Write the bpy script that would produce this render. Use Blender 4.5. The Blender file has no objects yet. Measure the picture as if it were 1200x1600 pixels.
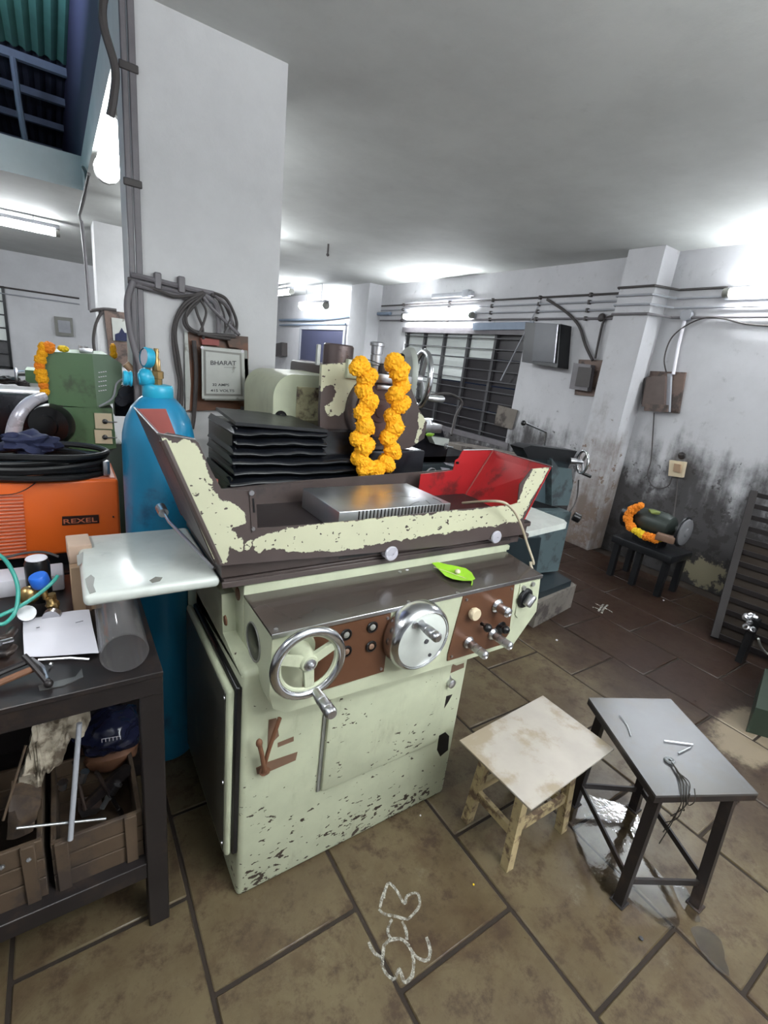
import bpy, bmesh, math, random
from mathutils import Vector, Matrix, noise
random.seed(7)
S = bpy.context.scene
COL = S.collection
PI = math.pi
# ------------------------------------------------------------------ camera
F, ROLL, PITCH, YAW = 745.15, 0.119036, 0.300324, 0.612243
H = 1.7
FWD = Vector((math.sin(YAW)*math.cos(PITCH), math.cos(YAW)*math.cos(PITCH), -math.sin(PITCH)))
R0 = Vector((math.cos(YAW), -math.sin(YAW), 0)); U0 = R0.cross(FWD)
RT = R0*math.cos(ROLL)+U0*math.sin(ROLL); UP = -R0*math.sin(ROLL)+U0*math.cos(ROLL)
cam = bpy.data.cameras.new('camera'); co = bpy.data.objects.new('camera', cam); COL.objects.link(co)
cam.sensor_fit = 'VERTICAL'; cam.sensor_height = 36; cam.lens = F/1600*36; cam.clip_start = 0.02; cam.clip_end = 60
co.matrix_world = Matrix(((RT.x, UP.x, -FWD.x, 0), (RT.y, UP.y, -FWD.y, 0), (RT.z, UP.z, -FWD.z, H), (0, 0, 0, 1)))
S.camera = co
S.view_settings.view_transform = 'Standard'; S.view_settings.look = 'None'
S.view_settings.gamma = 1; S.view_settings.use_curve_mapping = False
S.view_settings.exposure = 0.35
# ------------------------------------------------------------------ world (night outside, faint sky)
w = bpy.data.worlds.new('night'); S.world = w; w.use_nodes = True
w.node_tree.nodes['Background'].inputs[0].default_value = (0.03, 0.04, 0.07, 1)
w.node_tree.nodes['Background'].inputs[1].default_value = 0.3
# ------------------------------------------------------------------ unseen lamps: workshop tubes out of view, plus added fills
def area(name, loc, size, power, rot=(0, 0, 0), col=(0.93, 0.97, 1.0)):
    l = bpy.data.lights.new(name, 'AREA'); l.shape = 'RECTANGLE'; l.size = size[0]; l.size_y = size[1]
    l.energy = power; l.color = col
    o = bpy.data.objects.new(name, l); COL.objects.link(o); o.location = loc; o.rotation_euler = rot
    return o
def tube_or_fill(x, y, z, w, h, p, up=0.75, n=1):      # one unseen tube or fill: area lamps facing down, up and sideways
    area('unseen_tube_or_fill', (x, y, z), (w, h), p)
    if up: area('unseen_tube_or_fill', (x, y, z), (w, h), p*up, (math.pi, 0, 0))
    for s_ in (-1, 1):
        if w > h: area('unseen_tube_or_fill', (x, y+s_*0.02, z), (w, 0.08), p*0.5, (s_*math.pi/2, 0, 0))
        else: area('unseen_tube_or_fill', (x+s_*0.02, y, z), (0.08, h), p*0.5, (0, -s_*math.pi/2, 0))
tube_or_fill(1.0, -0.35, 2.45, 1.3, 0.12, 11, 6.0)  # added fill; brightens the upper pillar and the ceiling
tube_or_fill(-1.1, 0.9, 2.5, 0.12, 1.3, 13, 0.8)  # added fill for the dim left side above the bench
tube_or_fill(1.7, -1.5, 2.45, 1.3, 0.12, 26, 2.0)
tube_or_fill(3.6, -1.8, 2.45, 1.3, 0.12, 20, 2.1)
tube_or_fill(1.65, 6.4, 2.7, 1.2, 0.12, 34, 0.3)  # added fill, hidden from the camera behind the big pillar
tube_or_fill(-2.4, 9.8, 2.6, 0.12, 1.3, 40)
area('loft_fill', (-1.2, 5.0, 3.7), (0.6, 0.6), 120, (math.pi, 0, 0), (0.45, 0.6, 1.0))  # added unseen blue fill that brightens the roof shaft
TUBE = 55.0
def at(px, py, x=None, y=None, z=None):
    """the point of a photograph pixel on a world plane"""
    d = FWD + RT*((px-600)/F) - UP*((py-800)/F)
    t = x/d.x if x is not None else (y/d.y if y is not None else (z-H)/d.z)
    return Vector((d.x*t, d.y*t, H+d.z*t))

# ================================================================== materials
def newmat(name):
    m = bpy.data.materials.new(name); m.use_nodes = True
    nt = m.node_tree; b = nt.nodes['Principled BSDF']
    return m, nt, b
def N(nt, t, **k):
    n = nt.nodes.new(t)
    for a, v in k.items(): setattr(n, a, v)
    return n
def setin(nd, i, v):
    if hasattr(v, 'is_linked') or hasattr(v, 'links'): nd.id_data.links.new(v, nd.inputs[i])
    else: nd.inputs[i].default_value = v
def math_(nt, op, a, b=0.0, c=None, clamp=False):
    n = N(nt, 'ShaderNodeMath', operation=op, use_clamp=clamp)
    setin(n, 0, a); setin(n, 1, b)
    if c is not None: setin(n, 2, c)
    return n.outputs[0]
def mix_(nt, f, a, b):
    n = N(nt, 'ShaderNodeMix', data_type='RGBA')
    setin(n, 0, f)
    for i, v in ((6, a), (7, b)):
        if isinstance(v, tuple): v = (*v[:3], 1)
        setin(n, i, v)
    return n.outputs[2]
def noise_(nt, vec, scale, detail=4, rough=0.55, dist=0.0):
    n = N(nt, 'ShaderNodeTexNoise'); n.inputs['Scale'].default_value = scale
    n.inputs['Detail'].default_value = detail; n.inputs['Roughness'].default_value = rough
    n.inputs['Distortion'].default_value = dist
    if vec is not None: nt.links.new(vec, n.inputs['Vector'])
    return n.outputs['Fac']
def ramp_(nt, v, lo, hi):
    n = N(nt, 'ShaderNodeMapRange'); n.interpolation_type = 'SMOOTHSTEP'
    setin(n, 0, v); n.inputs[1].default_value = lo; n.inputs[2].default_value = hi
    return n.outputs[0]
def pos_(nt):
    return N(nt, 'ShaderNodeNewGeometry').outputs['Position']
def xyz_(nt, v):
    s = N(nt, 'ShaderNodeSeparateXYZ'); nt.links.new(v, s.inputs[0]); return s.outputs
def stretch_(nt, v, s):
    m = N(nt, 'ShaderNodeVectorMath', operation='MULTIPLY'); nt.links.new(v, m.inputs[0]); m.inputs[1].default_value = s
    return m.outputs[0]
def bump_(nt, b, h, strength=0.2, dist=0.01):
    n = N(nt, 'ShaderNodeBump'); n.inputs['Strength'].default_value = strength; n.inputs['Distance'].default_value = dist
    nt.links.new(h, n.inputs['Height']); nt.links.new(n.outputs[0], b.inputs['Normal'])
def mat(name, col, rough=0.5, metal=0.0, var=0.15, scale=12, dirt=None, dirt_amt=0.0, dscale=6, spec=None, bump=0.0, coat=0):
    m, nt, b = newmat(name); p = pos_(nt)
    n = noise_(nt, p, scale)
    c = mix_(nt, n, tuple(max(0, x*(1-var)) for x in col), tuple(min(1, x*(1+var)) for x in col))
    if dirt:
        d = noise_(nt, p, dscale, 6, 0.65)
        c = mix_(nt, ramp_(nt, d, 0.62-dirt_amt*0.35, 0.72-dirt_amt*0.25), c, dirt)
    nt.links.new(c, b.inputs['Base Color'])
    rr = N(nt, 'ShaderNodeMapRange'); nt.links.new(n, rr.inputs[0]); rr.inputs[3].default_value = rough*0.85; rr.inputs[4].default_value = min(1, rough*1.15)
    nt.links.new(rr.outputs[0], b.inputs['Roughness'])
    b.inputs['Metallic'].default_value = metal
    if spec is not None: b.inputs['Specular IOR Level'].default_value = spec
    if coat: b.inputs['Coat Weight'].default_value = coat
    if bump: bump_(nt, b, noise_(nt, p, scale*6), bump, 0.004)
    return m
def emis(name, col, st):
    m, nt, b = newmat(name); b.inputs['Base Color'].default_value = (1, 1, 1, 1)
    b.inputs['Emission Color'].default_value = (*col, 1); b.inputs['Emission Strength'].default_value = st
    return m
def chipped(name, base, chip, lo=0.66, scale=38, stretch=(1, 1, 1), rough=0.38, grime=(0.25, 0.24, 0.16), zchip=None, big=None):
    """enamel paint with small knocked-off chips; zchip=(z0,z1,amount): more chips near z0"""
    m, nt, b = newmat(name); p = pos_(nt)
    n = noise_(nt, stretch_(nt, p, stretch), scale, 3, 0.6, 0.3)
    n2 = noise_(nt, p, 5, 3)
    v = math_(nt, 'ADD', n, math_(nt, 'MULTIPLY', math_(nt, 'SUBTRACT', n2, 0.5), 0.35))
    if zchip:
        z = xyz_(nt, p)[2]
        g = N(nt, 'ShaderNodeMapRange'); nt.links.new(z, g.inputs[0])
        g.inputs[1].default_value = zchip[0]; g.inputs[2].default_value = zchip[1]; g.inputs[3].default_value = zchip[2]; g.inputs[4].default_value = 0
        v = math_(nt, 'ADD', v, g.outputs[0])
    f = ramp_(nt, v, lo, lo+0.012)
    c = mix_(nt, ramp_(nt, noise_(nt, p, 9, 5), 0.3, 0.75), base, tuple(x*0.86 for x in base))
    c = mix_(nt, math_(nt, 'MULTIPLY', ramp_(nt, noise_(nt, stretch_(nt, p, (3, 3, 1)), 4, 6, 0.7), 0.55, 0.8), 0.55), c, grime)
    c = mix_(nt, f, c, chip)
    nt.links.new(c, b.inputs['Base Color'])
    nt.links.new(math_(nt, 'MULTIPLY_ADD', f, 0.3, rough), b.inputs['Roughness'])
    inv = math_(nt, 'SUBTRACT', 1.0, f); bump_(nt, b, inv, 0.5, 0.0015)
    return m
def masked(name, base, chip, amp=0.012, scale=30, rough=0.36, small=0.665):
    """paint wherever the mesh attribute 'd' (metres inside the painted patch) plus noise is positive"""
    m, nt, b = newmat(name); p = pos_(nt)
    a = N(nt, 'ShaderNodeAttribute', attribute_name='d').outputs['Fac']
    n = math_(nt, 'SUBTRACT', noise_(nt, p, scale, 5, 0.62, 0.4), 0.5)
    f = ramp_(nt, math_(nt, 'ADD', math_(nt, 'MULTIPLY_ADD', n, amp*3.2, a), 0.0015), -0.0008, 0.0008)
    ch = ramp_(nt, noise_(nt, stretch_(nt, p, (1, 1, 1.4)), 55, 2, 0.5), small, small+0.015)
    f = math_(nt, 'MULTIPLY', f, math_(nt, 'SUBTRACT', 1.0, ch))
    cb = mix_(nt, noise_(nt, p, 14), base, tuple(x*0.85 for x in base))
    cc = mix_(nt, noise_(nt, p, 10, 4), chip, tuple(x*0.65 for x in chip))
    nt.links.new(mix_(nt, f, cc, cb), b.inputs['Base Color'])
    b.inputs['Roughness'].default_value = rough; bump_(nt, b, f, 0.6, 0.0015)
    return m

CREAM = (0.50, 0.53, 0.38); BROWN = (0.105, 0.075, 0.068)
M = {}
M['cream_body'] = chipped('cream_enamel', CREAM, (0.05, 0.035, 0.025), 0.700, 36, (0.8, 0.8, 1.5), zchip=(0.0, 0.55, 0.12))
M['cream'] = chipped('cream_enamel_clean', CREAM, (0.08, 0.06, 0.05), 0.78, 30)
M['cream_plate'] = chipped('cream_enamel_plate', (0.58, 0.61, 0.57), (0.10, 0.09, 0.08), 0.80, 16, rough=0.22, grime=(0.34, 0.36, 0.36))
M['cream_mask'] = masked('cream_over_brown_primer', (0.57, 0.57, 0.40), (0.088, 0.066, 0.062))
M['primer'] = mat('brown_primer', (0.072, 0.054, 0.050), 0.42, var=0.25, scale=6, dirt=(0.05, 0.04, 0.04), dirt_amt=0.3)
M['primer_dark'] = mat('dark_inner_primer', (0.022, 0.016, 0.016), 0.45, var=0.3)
M['top_plate'] = mat('oily_brown_top', (0.052, 0.040, 0.034), 0.26, var=0.3, scale=5, dirt=(0.05, 0.045, 0.04), dirt_amt=0.5, dscale=3, coat=0.3)
M['brown_panel'] = mat('brown_anodised_plate', (0.135, 0.06, 0.032), 0.35, 0.3, var=0.2, scale=7)
M['chrome'] = mat('chrome', (0.62, 0.63, 0.65), 0.2, 1.0, var=0.12, scale=20)
M['worn_chrome'] = mat('worn_chrome', (0.52, 0.52, 0.54), 0.33, 1.0, var=0.25, scale=25)
M['rack'] = mat('sooty_rusty_steel', (0.013, 0.009, 0.009), 0.6, 0.2, var=0.4, scale=8)
M['door_shade'] = chipped('shaded_olive_door', (0.065, 0.063, 0.05), (0.05, 0.04, 0.03), 0.76, 30)  # olive door paint darkened: the shade on this side is in the colour
M['steel'] = mat('ground_steel', (0.60, 0.62, 0.64), 0.3, 0.9, var=0.15, scale=15)
M['dark_steel'] = mat('dark_steel', (0.022, 0.018, 0.018), 0.42, 0.3, var=0.3, dirt=(0.045, 0.03, 0.024), dirt_amt=0.3)
M['black'] = mat('black_plastic', (0.005, 0.005, 0.006), 0.3, var=0.3)
M['rubber'] = mat('black_bellows_rubber', (0.007, 0.008, 0.011), 0.24, var=0.4, scale=5)
M['red'] = mat('red_enamel', (0.40, 0.018, 0.022), 0.36, var=0.2, scale=6, dirt=(0.16, 0.02, 0.02), dirt_amt=0.3)
M['rust'] = mat('rusty_steel', (0.16, 0.07, 0.035), 0.7, var=0.35, scale=30)
M['ivory'] = mat('ivory_plastic', (0.62, 0.52, 0.36), 0.4, var=0.08)
M['cable_beige'] = mat('beige_cable', (0.42, 0.36, 0.26), 0.5)
M['cable_black'] = mat('black_cable', (0.007, 0.007, 0.008), 0.45)
M['cable_grey'] = mat('grey_cable', (0.055, 0.048, 0.047), 0.55, var=0.3)
M['flower'] = mat('marigold_orange', (0.95, 0.40, 0.004), 0.75, var=0.22, scale=60)
M['flower_y'] = mat('marigold_yellow', (0.90, 0.60, 0.02), 0.75, var=0.2, scale=60)
M['flower_o'] = mat('marigold_deep_orange', (0.85, 0.24, 0.01), 0.75, var=0.25, scale=60)
M['leaf'] = mat('green_leaf', (0.28, 0.55, 0.03), 0.4, var=0.2, scale=18)
M['nut'] = mat('pale_nut', (0.6, 0.55, 0.4), 0.5)
def powder_mat():
    m, nt, b = newmat('white_powder'); p = pos_(nt); b.inputs['Base Color'].default_value = (0.50, 0.48, 0.42, 1); b.inputs['Roughness'].default_value = 0.95
    nt.links.new(math_(nt, 'MULTIPLY', ramp_(nt, noise_(nt, p, 60, 8, 0.85), 0.40, 0.62), 0.75), b.inputs['Alpha']); return m
M['powder'] = powder_mat()
M['orange_paint'] = mat('orange_enamel', (0.92, 0.155, 0.02), 0.36, var=0.12, scale=4, coat=0.2)
M['orange_top'] = mat('orange_enamel_pale', (0.70, 0.22, 0.13), 0.4, var=0.15, scale=8)  # paler orange for the case top and louvres
M['blue_paint'] = mat('blue_cylinder_paint', (0.012, 0.19, 0.35), 0.33, var=0.2, scale=3, dirt=(0.02, 0.10, 0.19), dirt_amt=0.1, dscale=3, coat=0.2)
M['blue_light'] = mat('light_blue_paint', (0.02, 0.33, 0.50), 0.35, var=0.2)
M['navy'] = mat('navy_cloth', (0.015, 0.02, 0.06), 0.8, var=0.4, scale=40)
M['brass'] = mat('brass', (0.42, 0.28, 0.12), 0.32, 0.9, var=0.3)
M['blue_knob'] = mat('blue_plastic', (0.02, 0.14, 0.62), 0.4)
M['teal_hose'] = mat('teal_hose', (0.05, 0.33, 0.27), 0.3)
M['green_paint'] = mat('green_enamel', (0.085, 0.16, 0.075), 0.42, var=0.12, scale=5, dirt=(0.06, 0.09, 0.05), dirt_amt=0.25)
M['green_dark'] = mat('dark_green_enamel', (0.02, 0.032, 0.02), 0.5, var=0.2)
M['bluegrey'] = mat('blue_grey_enamel', (0.10, 0.14, 0.15), 0.4, var=0.2, scale=6, dirt=(0.05, 0.06, 0.065), dirt_amt=0.4)
M['bluegrey_dark'] = mat('dark_blue_grey_enamel', (0.018, 0.028, 0.034), 0.4, var=0.3)
M['charcoal'] = mat('charcoal_paint', (0.013, 0.014, 0.016), 0.35, 0.2, var=0.3)
M['concrete'] = mat('grimy_concrete', (0.17, 0.15, 0.13), 0.85, var=0.3, scale=8, dirt=(0.06, 0.05, 0.045), dirt_amt=0.4)
M['wood'] = mat('old_yellow_wood', (0.42, 0.33, 0.18), 0.65, var=0.3, scale=20, dirt=(0.12, 0.075, 0.045), dirt_amt=0.45, dscale=18)
M['crate_wood'] = mat('grimy_crate_wood', (0.075, 0.048, 0.028), 0.75, var=0.4, scale=12, dirt=(0.04, 0.027, 0.02), dirt_amt=0.45)
M['board_wood'] = mat('varnished_board', (0.14, 0.055, 0.026), 0.5, var=0.4, scale=9, dirt=(0.07, 0.035, 0.02), dirt_amt=0.5)
M['brown_board'] = mat('brown_wooden_board', (0.15, 0.10, 0.08), 0.6, var=0.35, scale=12, dirt=(0.055, 0.04, 0.035), dirt_amt=0.4)
M["laminate"] = mat("dirty_white_laminate", (0.37, 0.335, 0.295), 0.42, var=0.25, scale=7, dirt=(0.28, 0.23, 0.165), dirt_amt=0.4, dscale=6)
M['paper'] = mat('white_paper', (0.70, 0.68, 0.73), 0.7, var=0.05)
M['card'] = mat('brown_cardboard', (0.36, 0.24, 0.15), 0.75, var=0.15)
M['sack'] = mat('dirty_white_sack', (0.42, 0.37, 0.29), 0.75, var=0.3, scale=14, dirt=(0.10, 0.075, 0.05), dirt_amt=0.55, dscale=11)
M['conduit'] = mat('painted_conduit', (0.32, 0.33, 0.36), 0.5, var=0.25, scale=6)
M['conduit_dark'] = mat('dusty_dark_trunking', (0.15, 0.14, 0.15), 0.5, var=0.35, scale=8)
M['grey_box'] = mat('grey_enamel_box', (0.42, 0.43, 0.40), 0.4, var=0.15, scale=10, dirt=(0.16, 0.15, 0.12), dirt_amt=0.05, dscale=9)
M['grey_rim'] = mat('grey_enamel_rim', (0.20, 0.20, 0.18), 0.45, var=0.2)
M['foil'] = mat('silvery_wrap', (0.55, 0.54, 0.60), 0.28, 0.25, var=0.15, scale=14)
M['roof_sheet'] = mat('old_roof_sheet', (0.10, 0.09, 0.11), 0.7, var=0.3, scale=3)  # bluish tint puts the tube's flare haze into the sheet colour
M['roof_green'] = mat('green_translucent_sheet', (0.13, 0.30, 0.20), 0.6, var=0.35, scale=3)
M['shaft'] = mat('purple_grey_shaft', (0.075, 0.06, 0.10), 0.8, var=0.3)  # purple in this grey carries the haze of the opening
M['glass_lit'] = mat('frosted_window_sheet', (0.66, 0.70, 0.68), 0.3, var=0.15, scale=3)
M['glass_dark'] = mat('dark_window_sheet', (0.022, 0.019, 0.022), 0.3, var=0.4, scale=3)
M['bar'] = mat('window_bar_paint', (0.07, 0.07, 0.075), 0.5, var=0.4, scale=8)
M['door_dark'] = mat('dark_blue_doorway', (0.035, 0.038, 0.075), 0.5, var=0.3)
M['grout'] = mat('dark_joint_dirt', (0.022, 0.014, 0.009), 0.95, var=0.3, scale=9)
M['white_ink'] = mat('white_marking', (0.5, 0.6, 0.65), 0.5)
M['dark_ink'] = mat('dark_marking', (0.05, 0.05, 0.055), 0.5)
M['logo_black'] = mat('logo_black', (0.03, 0.012, 0.01), 0.4)
M['logo_orange'] = mat('logo_orange', (0.62, 0.18, 0.09), 0.4)
M['rust_red'] = mat('rusty_red_paint', (0.25, 0.06, 0.05), 0.6, var=0.3)
M['stand_top'] = mat('oily_steel_plate', (0.092, 0.092, 0.096), 0.3, 0.3, var=0.3, scale=6, dirt=(0.09, 0.085, 0.08), dirt_amt=0.5, dscale=4)
M['mill_dark'] = mat('oily_cast_iron', (0.02, 0.02, 0.026), 0.25, 0.5, var=0.4)
M['tube'] = emis('lit_tube', (0.93, 0.97, 1.0), TUBE)
M['lacquer'] = mat('dull_brown_paint', (0.17, 0.10, 0.065), 0.5, var=0.25)
M['blue_haze'] = mat('faded_blue_sheet', (0.20, 0.25, 0.33), 0.5)
M['thread'] = mat('dark_thread', (0.022, 0.018, 0.013), 0.8)

def plaster(name, base, grime, z0, z1, stain=0.5, yfocus=None):
    m, nt, b = newmat(name); p = pos_(nt); s = xyz_(nt, p)
    big = noise_(nt, p, 1.6, 7, 0.68); fine = noise_(nt, p, 9, 6, 0.7)
    streak = noise_(nt, stretch_(nt, p, (6, 6, 1.0)), 1.5, 5, 0.6)
    c = mix_(nt, ramp_(nt, big, 0.3, 0.7), base, tuple(x*0.88 for x in base))
    c = mix_(nt, math_(nt, 'MULTIPLY', ramp_(nt, fine, 0.58, 0.8), stain*0.6), c, grime)
    h = N(nt, 'ShaderNodeMapRange'); nt.links.new(s[2], h.inputs[0]); h.inputs[1].default_value = z1; h.inputs[2].default_value = z0
    v = math_(nt, 'MULTIPLY_ADD', math_(nt, 'SUBTRACT', big, 0.5), 1.5, h.outputs[0])
    v = math_(nt, 'MULTIPLY_ADD', math_(nt, 'SUBTRACT', streak, 0.5), 0.9, v)
    if yfocus:
        g = N(nt, 'ShaderNodeMapRange'); nt.links.new(s[1], g.inputs[0]); g.inputs[1].default_value = yfocus[0]; g.inputs[2].default_value = yfocus[1]
        g.inputs[3].default_value = yfocus[2]; g.inputs[4].default_value = 0.0
        v = math_(nt, 'ADD', v, g.outputs[0])
    c = mix_(nt, math_(nt, 'MULTIPLY', ramp_(nt, v, 0.35, 1.0), 0.93), c, grime)
    fl = ramp_(nt, math_(nt, 'MULTIPLY_ADD', h.outputs[0], 0.25, fine), 0.74, 0.78)
    c = mix_(nt, math_(nt, 'MULTIPLY', fl, stain), c, tuple(x*1.2 for x in grime))
    if yfocus:      # patch by the grinder where the soot has flaked off the yellowish plaster
        v_ = N(nt, 'ShaderNodeVectorMath', operation='DISTANCE'); nt.links.new(stretch_(nt, p, (0.0, 1.0, 1.6)), v_.inputs[0]); v_.inputs[1].default_value = (0, 1.72, 0.25)
        e = math_(nt, 'MULTIPLY_ADD', math_(nt, 'SUBTRACT', fine, 0.5), 0.7, v_.outputs['Value'])
        c = mix_(nt, ramp_(nt, e, 0.24, 0.17), c, (0.30, 0.27, 0.18))
    nt.links.new(c, b.inputs['Base Color']); b.inputs['Roughness'].default_value = 0.75
    bump_(nt, b, fine, 0.25, 0.008)
    return m
M['wall'] = plaster('whitewashed_plaster', (0.60, 0.605, 0.625), (0.22, 0.19, 0.18), -2.0, -0.5, 0.18)
M['wall_right'] = plaster('grimy_whitewash', (0.56, 0.56, 0.58), (0.030, 0.026, 0.026), 0.55, 1.65, 0.75, (1.0, 4.4, 0.22))
M['column'] = plaster('flaking_column_plaster', (0.55, 0.55, 0.57), (0.17, 0.125, 0.10), -0.1, 2.5, 1.0)
M['pillar'] = plaster('white_pillar_plaster', (0.62, 0.62, 0.625), (0.35, 0.33, 0.33), -2.5, -1.0, 0.10)
M['ceiling'] = plaster('grey_white_ceiling', (0.62, 0.635, 0.615), (0.25, 0.25, 0.24), -9, -8, 0.25)

def floor_mat():
    m, nt, b = newmat('worn_stone_tile'); p = pos_(nt); s = xyz_(nt, p)
    oi = N(nt, 'ShaderNodeObjectInfo').outputs['Random']
    n1 = noise_(nt, p, 2.2, 8, 0.7); n2 = noise_(nt, p, 11, 6, 0.72); n3 = noise_(nt, p, 34, 4, 0.7)
    c = mix_(nt, ramp_(nt, n1, 0.3, 0.7), (0.138, 0.108, 0.060), (0.072, 0.049, 0.026))
    c = mix_(nt, math_(nt, 'MULTIPLY', ramp_(nt, noise_(nt, p, 3.6, 8, 0.78, 0.5), 0.50, 0.64), 0.75), c, (0.066, 0.040, 0.022))
    c = mix_(nt, ramp_(nt, n2, 0.48, 0.66), c, (0.050, 0.029, 0.017))
    c = mix_(nt, math_(nt, 'MULTIPLY', ramp_(nt, n3, 0.56, 0.7), 0.6), c, (0.07, 0.045, 0.025))
    c = mix_(nt, math_(nt, 'MULTIPLY', ramp_(nt, noise_(nt, p, 6, 7, 0.75), 0.6, 0.8), 0.5), c, (0.26, 0.235, 0.17))
    c = mix_(nt, math_(nt, 'MULTIPLY', oi, 0.22), c, (0.10, 0.075, 0.045))
    # darker and redder ground towards the grinding corner
    d = N(nt, 'ShaderNodeMapRange'); nt.links.new(s[0], d.inputs[0]); d.inputs[1].default_value = 1.9; d.inputs[2].default_value = 3.2
    dd = ramp_(nt, math_(nt, 'MULTIPLY_ADD', math_(nt, 'SUBTRACT', n1, 0.5), 1.1, d.outputs[0]), 0.1, 0.9)
    c = mix_(nt, math_(nt, 'MULTIPLY', dd, 0.9), c, (0.024, 0.010, 0.007))
    # pale patch on the tiles
    v = N(nt, 'ShaderNodeVectorMath', operation='DISTANCE'); 
    st = stretch_(nt, p, (0.75, 1.3, 1)); nt.links.new(st, v.inputs[0]); v.inputs[1].default_value = (2.27, 0.73, 0)
    e = math_(nt, 'MULTIPLY_ADD', math_(nt, 'SUBTRACT', n2, 0.5), 0.30, v.outputs['Value'])
    c = mix_(nt, math_(nt, 'MULTIPLY', ramp_(nt, e, 0.27, 0.17), 0.8), c, (0.26, 0.21, 0.145))
    nt.links.new(c, b.inputs['Base Color'])
    nt.links.new(math_(nt, 'MULTIPLY_ADD', n2, 0.5, 0.12), b.inputs['Roughness'])
    b.inputs['Specular IOR Level'].default_value = 0.4
    bump_(nt, b, n2, 0.25, 0.004)
    return m
M['floor'] = floor_mat()
def water_mat():
    m, nt, b = newmat('thin_water'); nt.nodes.remove(b); p = pos_(nt)
    out = [n for n in nt.nodes if n.type == 'OUTPUT_MATERIAL'][0]
    t = N(nt, 'ShaderNodeBsdfTransparent'); t.inputs[0].default_value = (0.80, 0.77, 0.72, 1)
    g = N(nt, 'ShaderNodeBsdfGlossy'); g.inputs['Roughness'].default_value = 0.09
    lw = N(nt, 'ShaderNodeLayerWeight'); lw.inputs[0].default_value = 0.28
    nz = noise_(nt, p, 26, 3); bp = N(nt, 'ShaderNodeBump'); bp.inputs['Strength'].default_value = 0.25; bp.inputs['Distance'].default_value = 0.004
    nt.links.new(nz, bp.inputs['Height']); nt.links.new(bp.outputs[0], g.inputs['Normal'])
    a = N(nt, 'ShaderNodeAttribute', attribute_name='d').outputs['Fac']
    e = ramp_(nt, math_(nt, 'MULTIPLY_ADD', math_(nt, 'SUBTRACT', noise_(nt, p, 9, 6, 0.7), 0.5), 0.16, math_(nt, 'ADD', a, 0.012)), 0.0, 0.035)
    fac = math_(nt, 'MULTIPLY', math_(nt, 'MULTIPLY_ADD', lw.outputs['Fresnel'], 2.2, 0.10, True), e)
    t2 = N(nt, 'ShaderNodeBsdfTransparent'); m0 = N(nt, 'ShaderNodeMixShader'); nt.links.new(e, m0.inputs[0]); nt.links.new(t2.outputs[0], m0.inputs[1]); nt.links.new(t.outputs[0], m0.inputs[2])
    mx = N(nt, 'ShaderNodeMixShader'); nt.links.new(fac, mx.inputs[0]); nt.links.new(m0.outputs[0], mx.inputs[1]); nt.links.new(g.outputs[0], mx.inputs[2])
    nt.links.new(mx.outputs[0], out.inputs[0])
    return m
M['water'] = water_mat()
def acrylic():
    m, nt, b = newmat('clear_acrylic'); nt.nodes.remove(b)
    out = [n for n in nt.nodes if n.type == 'OUTPUT_MATERIAL'][0]
    t = N(nt, 'ShaderNodeBsdfTransparent'); t.inputs[0].default_value = (0.97, 0.97, 0.97, 1)
    g = N(nt, 'ShaderNodeBsdfPrincipled'); g.inputs['Roughness'].default_value = 0.06; g.inputs['Coat Weight'].default_value = 1.0; g.inputs['Base Color'].default_value = (0.35, 0.34, 0.34, 1)
    lw = N(nt, 'ShaderNodeLayerWeight'); lw.inputs[0].default_value = 0.30
    mx = N(nt, 'ShaderNodeMixShader'); nt.links.new(math_(nt, 'MULTIPLY_ADD', lw.outputs['Facing'], 0.28, 0.02), mx.inputs[0])
    nt.links.new(t.outputs[0], mx.inputs[1]); nt.links.new(g.outputs[0], mx.inputs[2]); nt.links.new(mx.outputs[0], out.inputs[0])
    return m
M['acrylic'] = acrylic()

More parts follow.
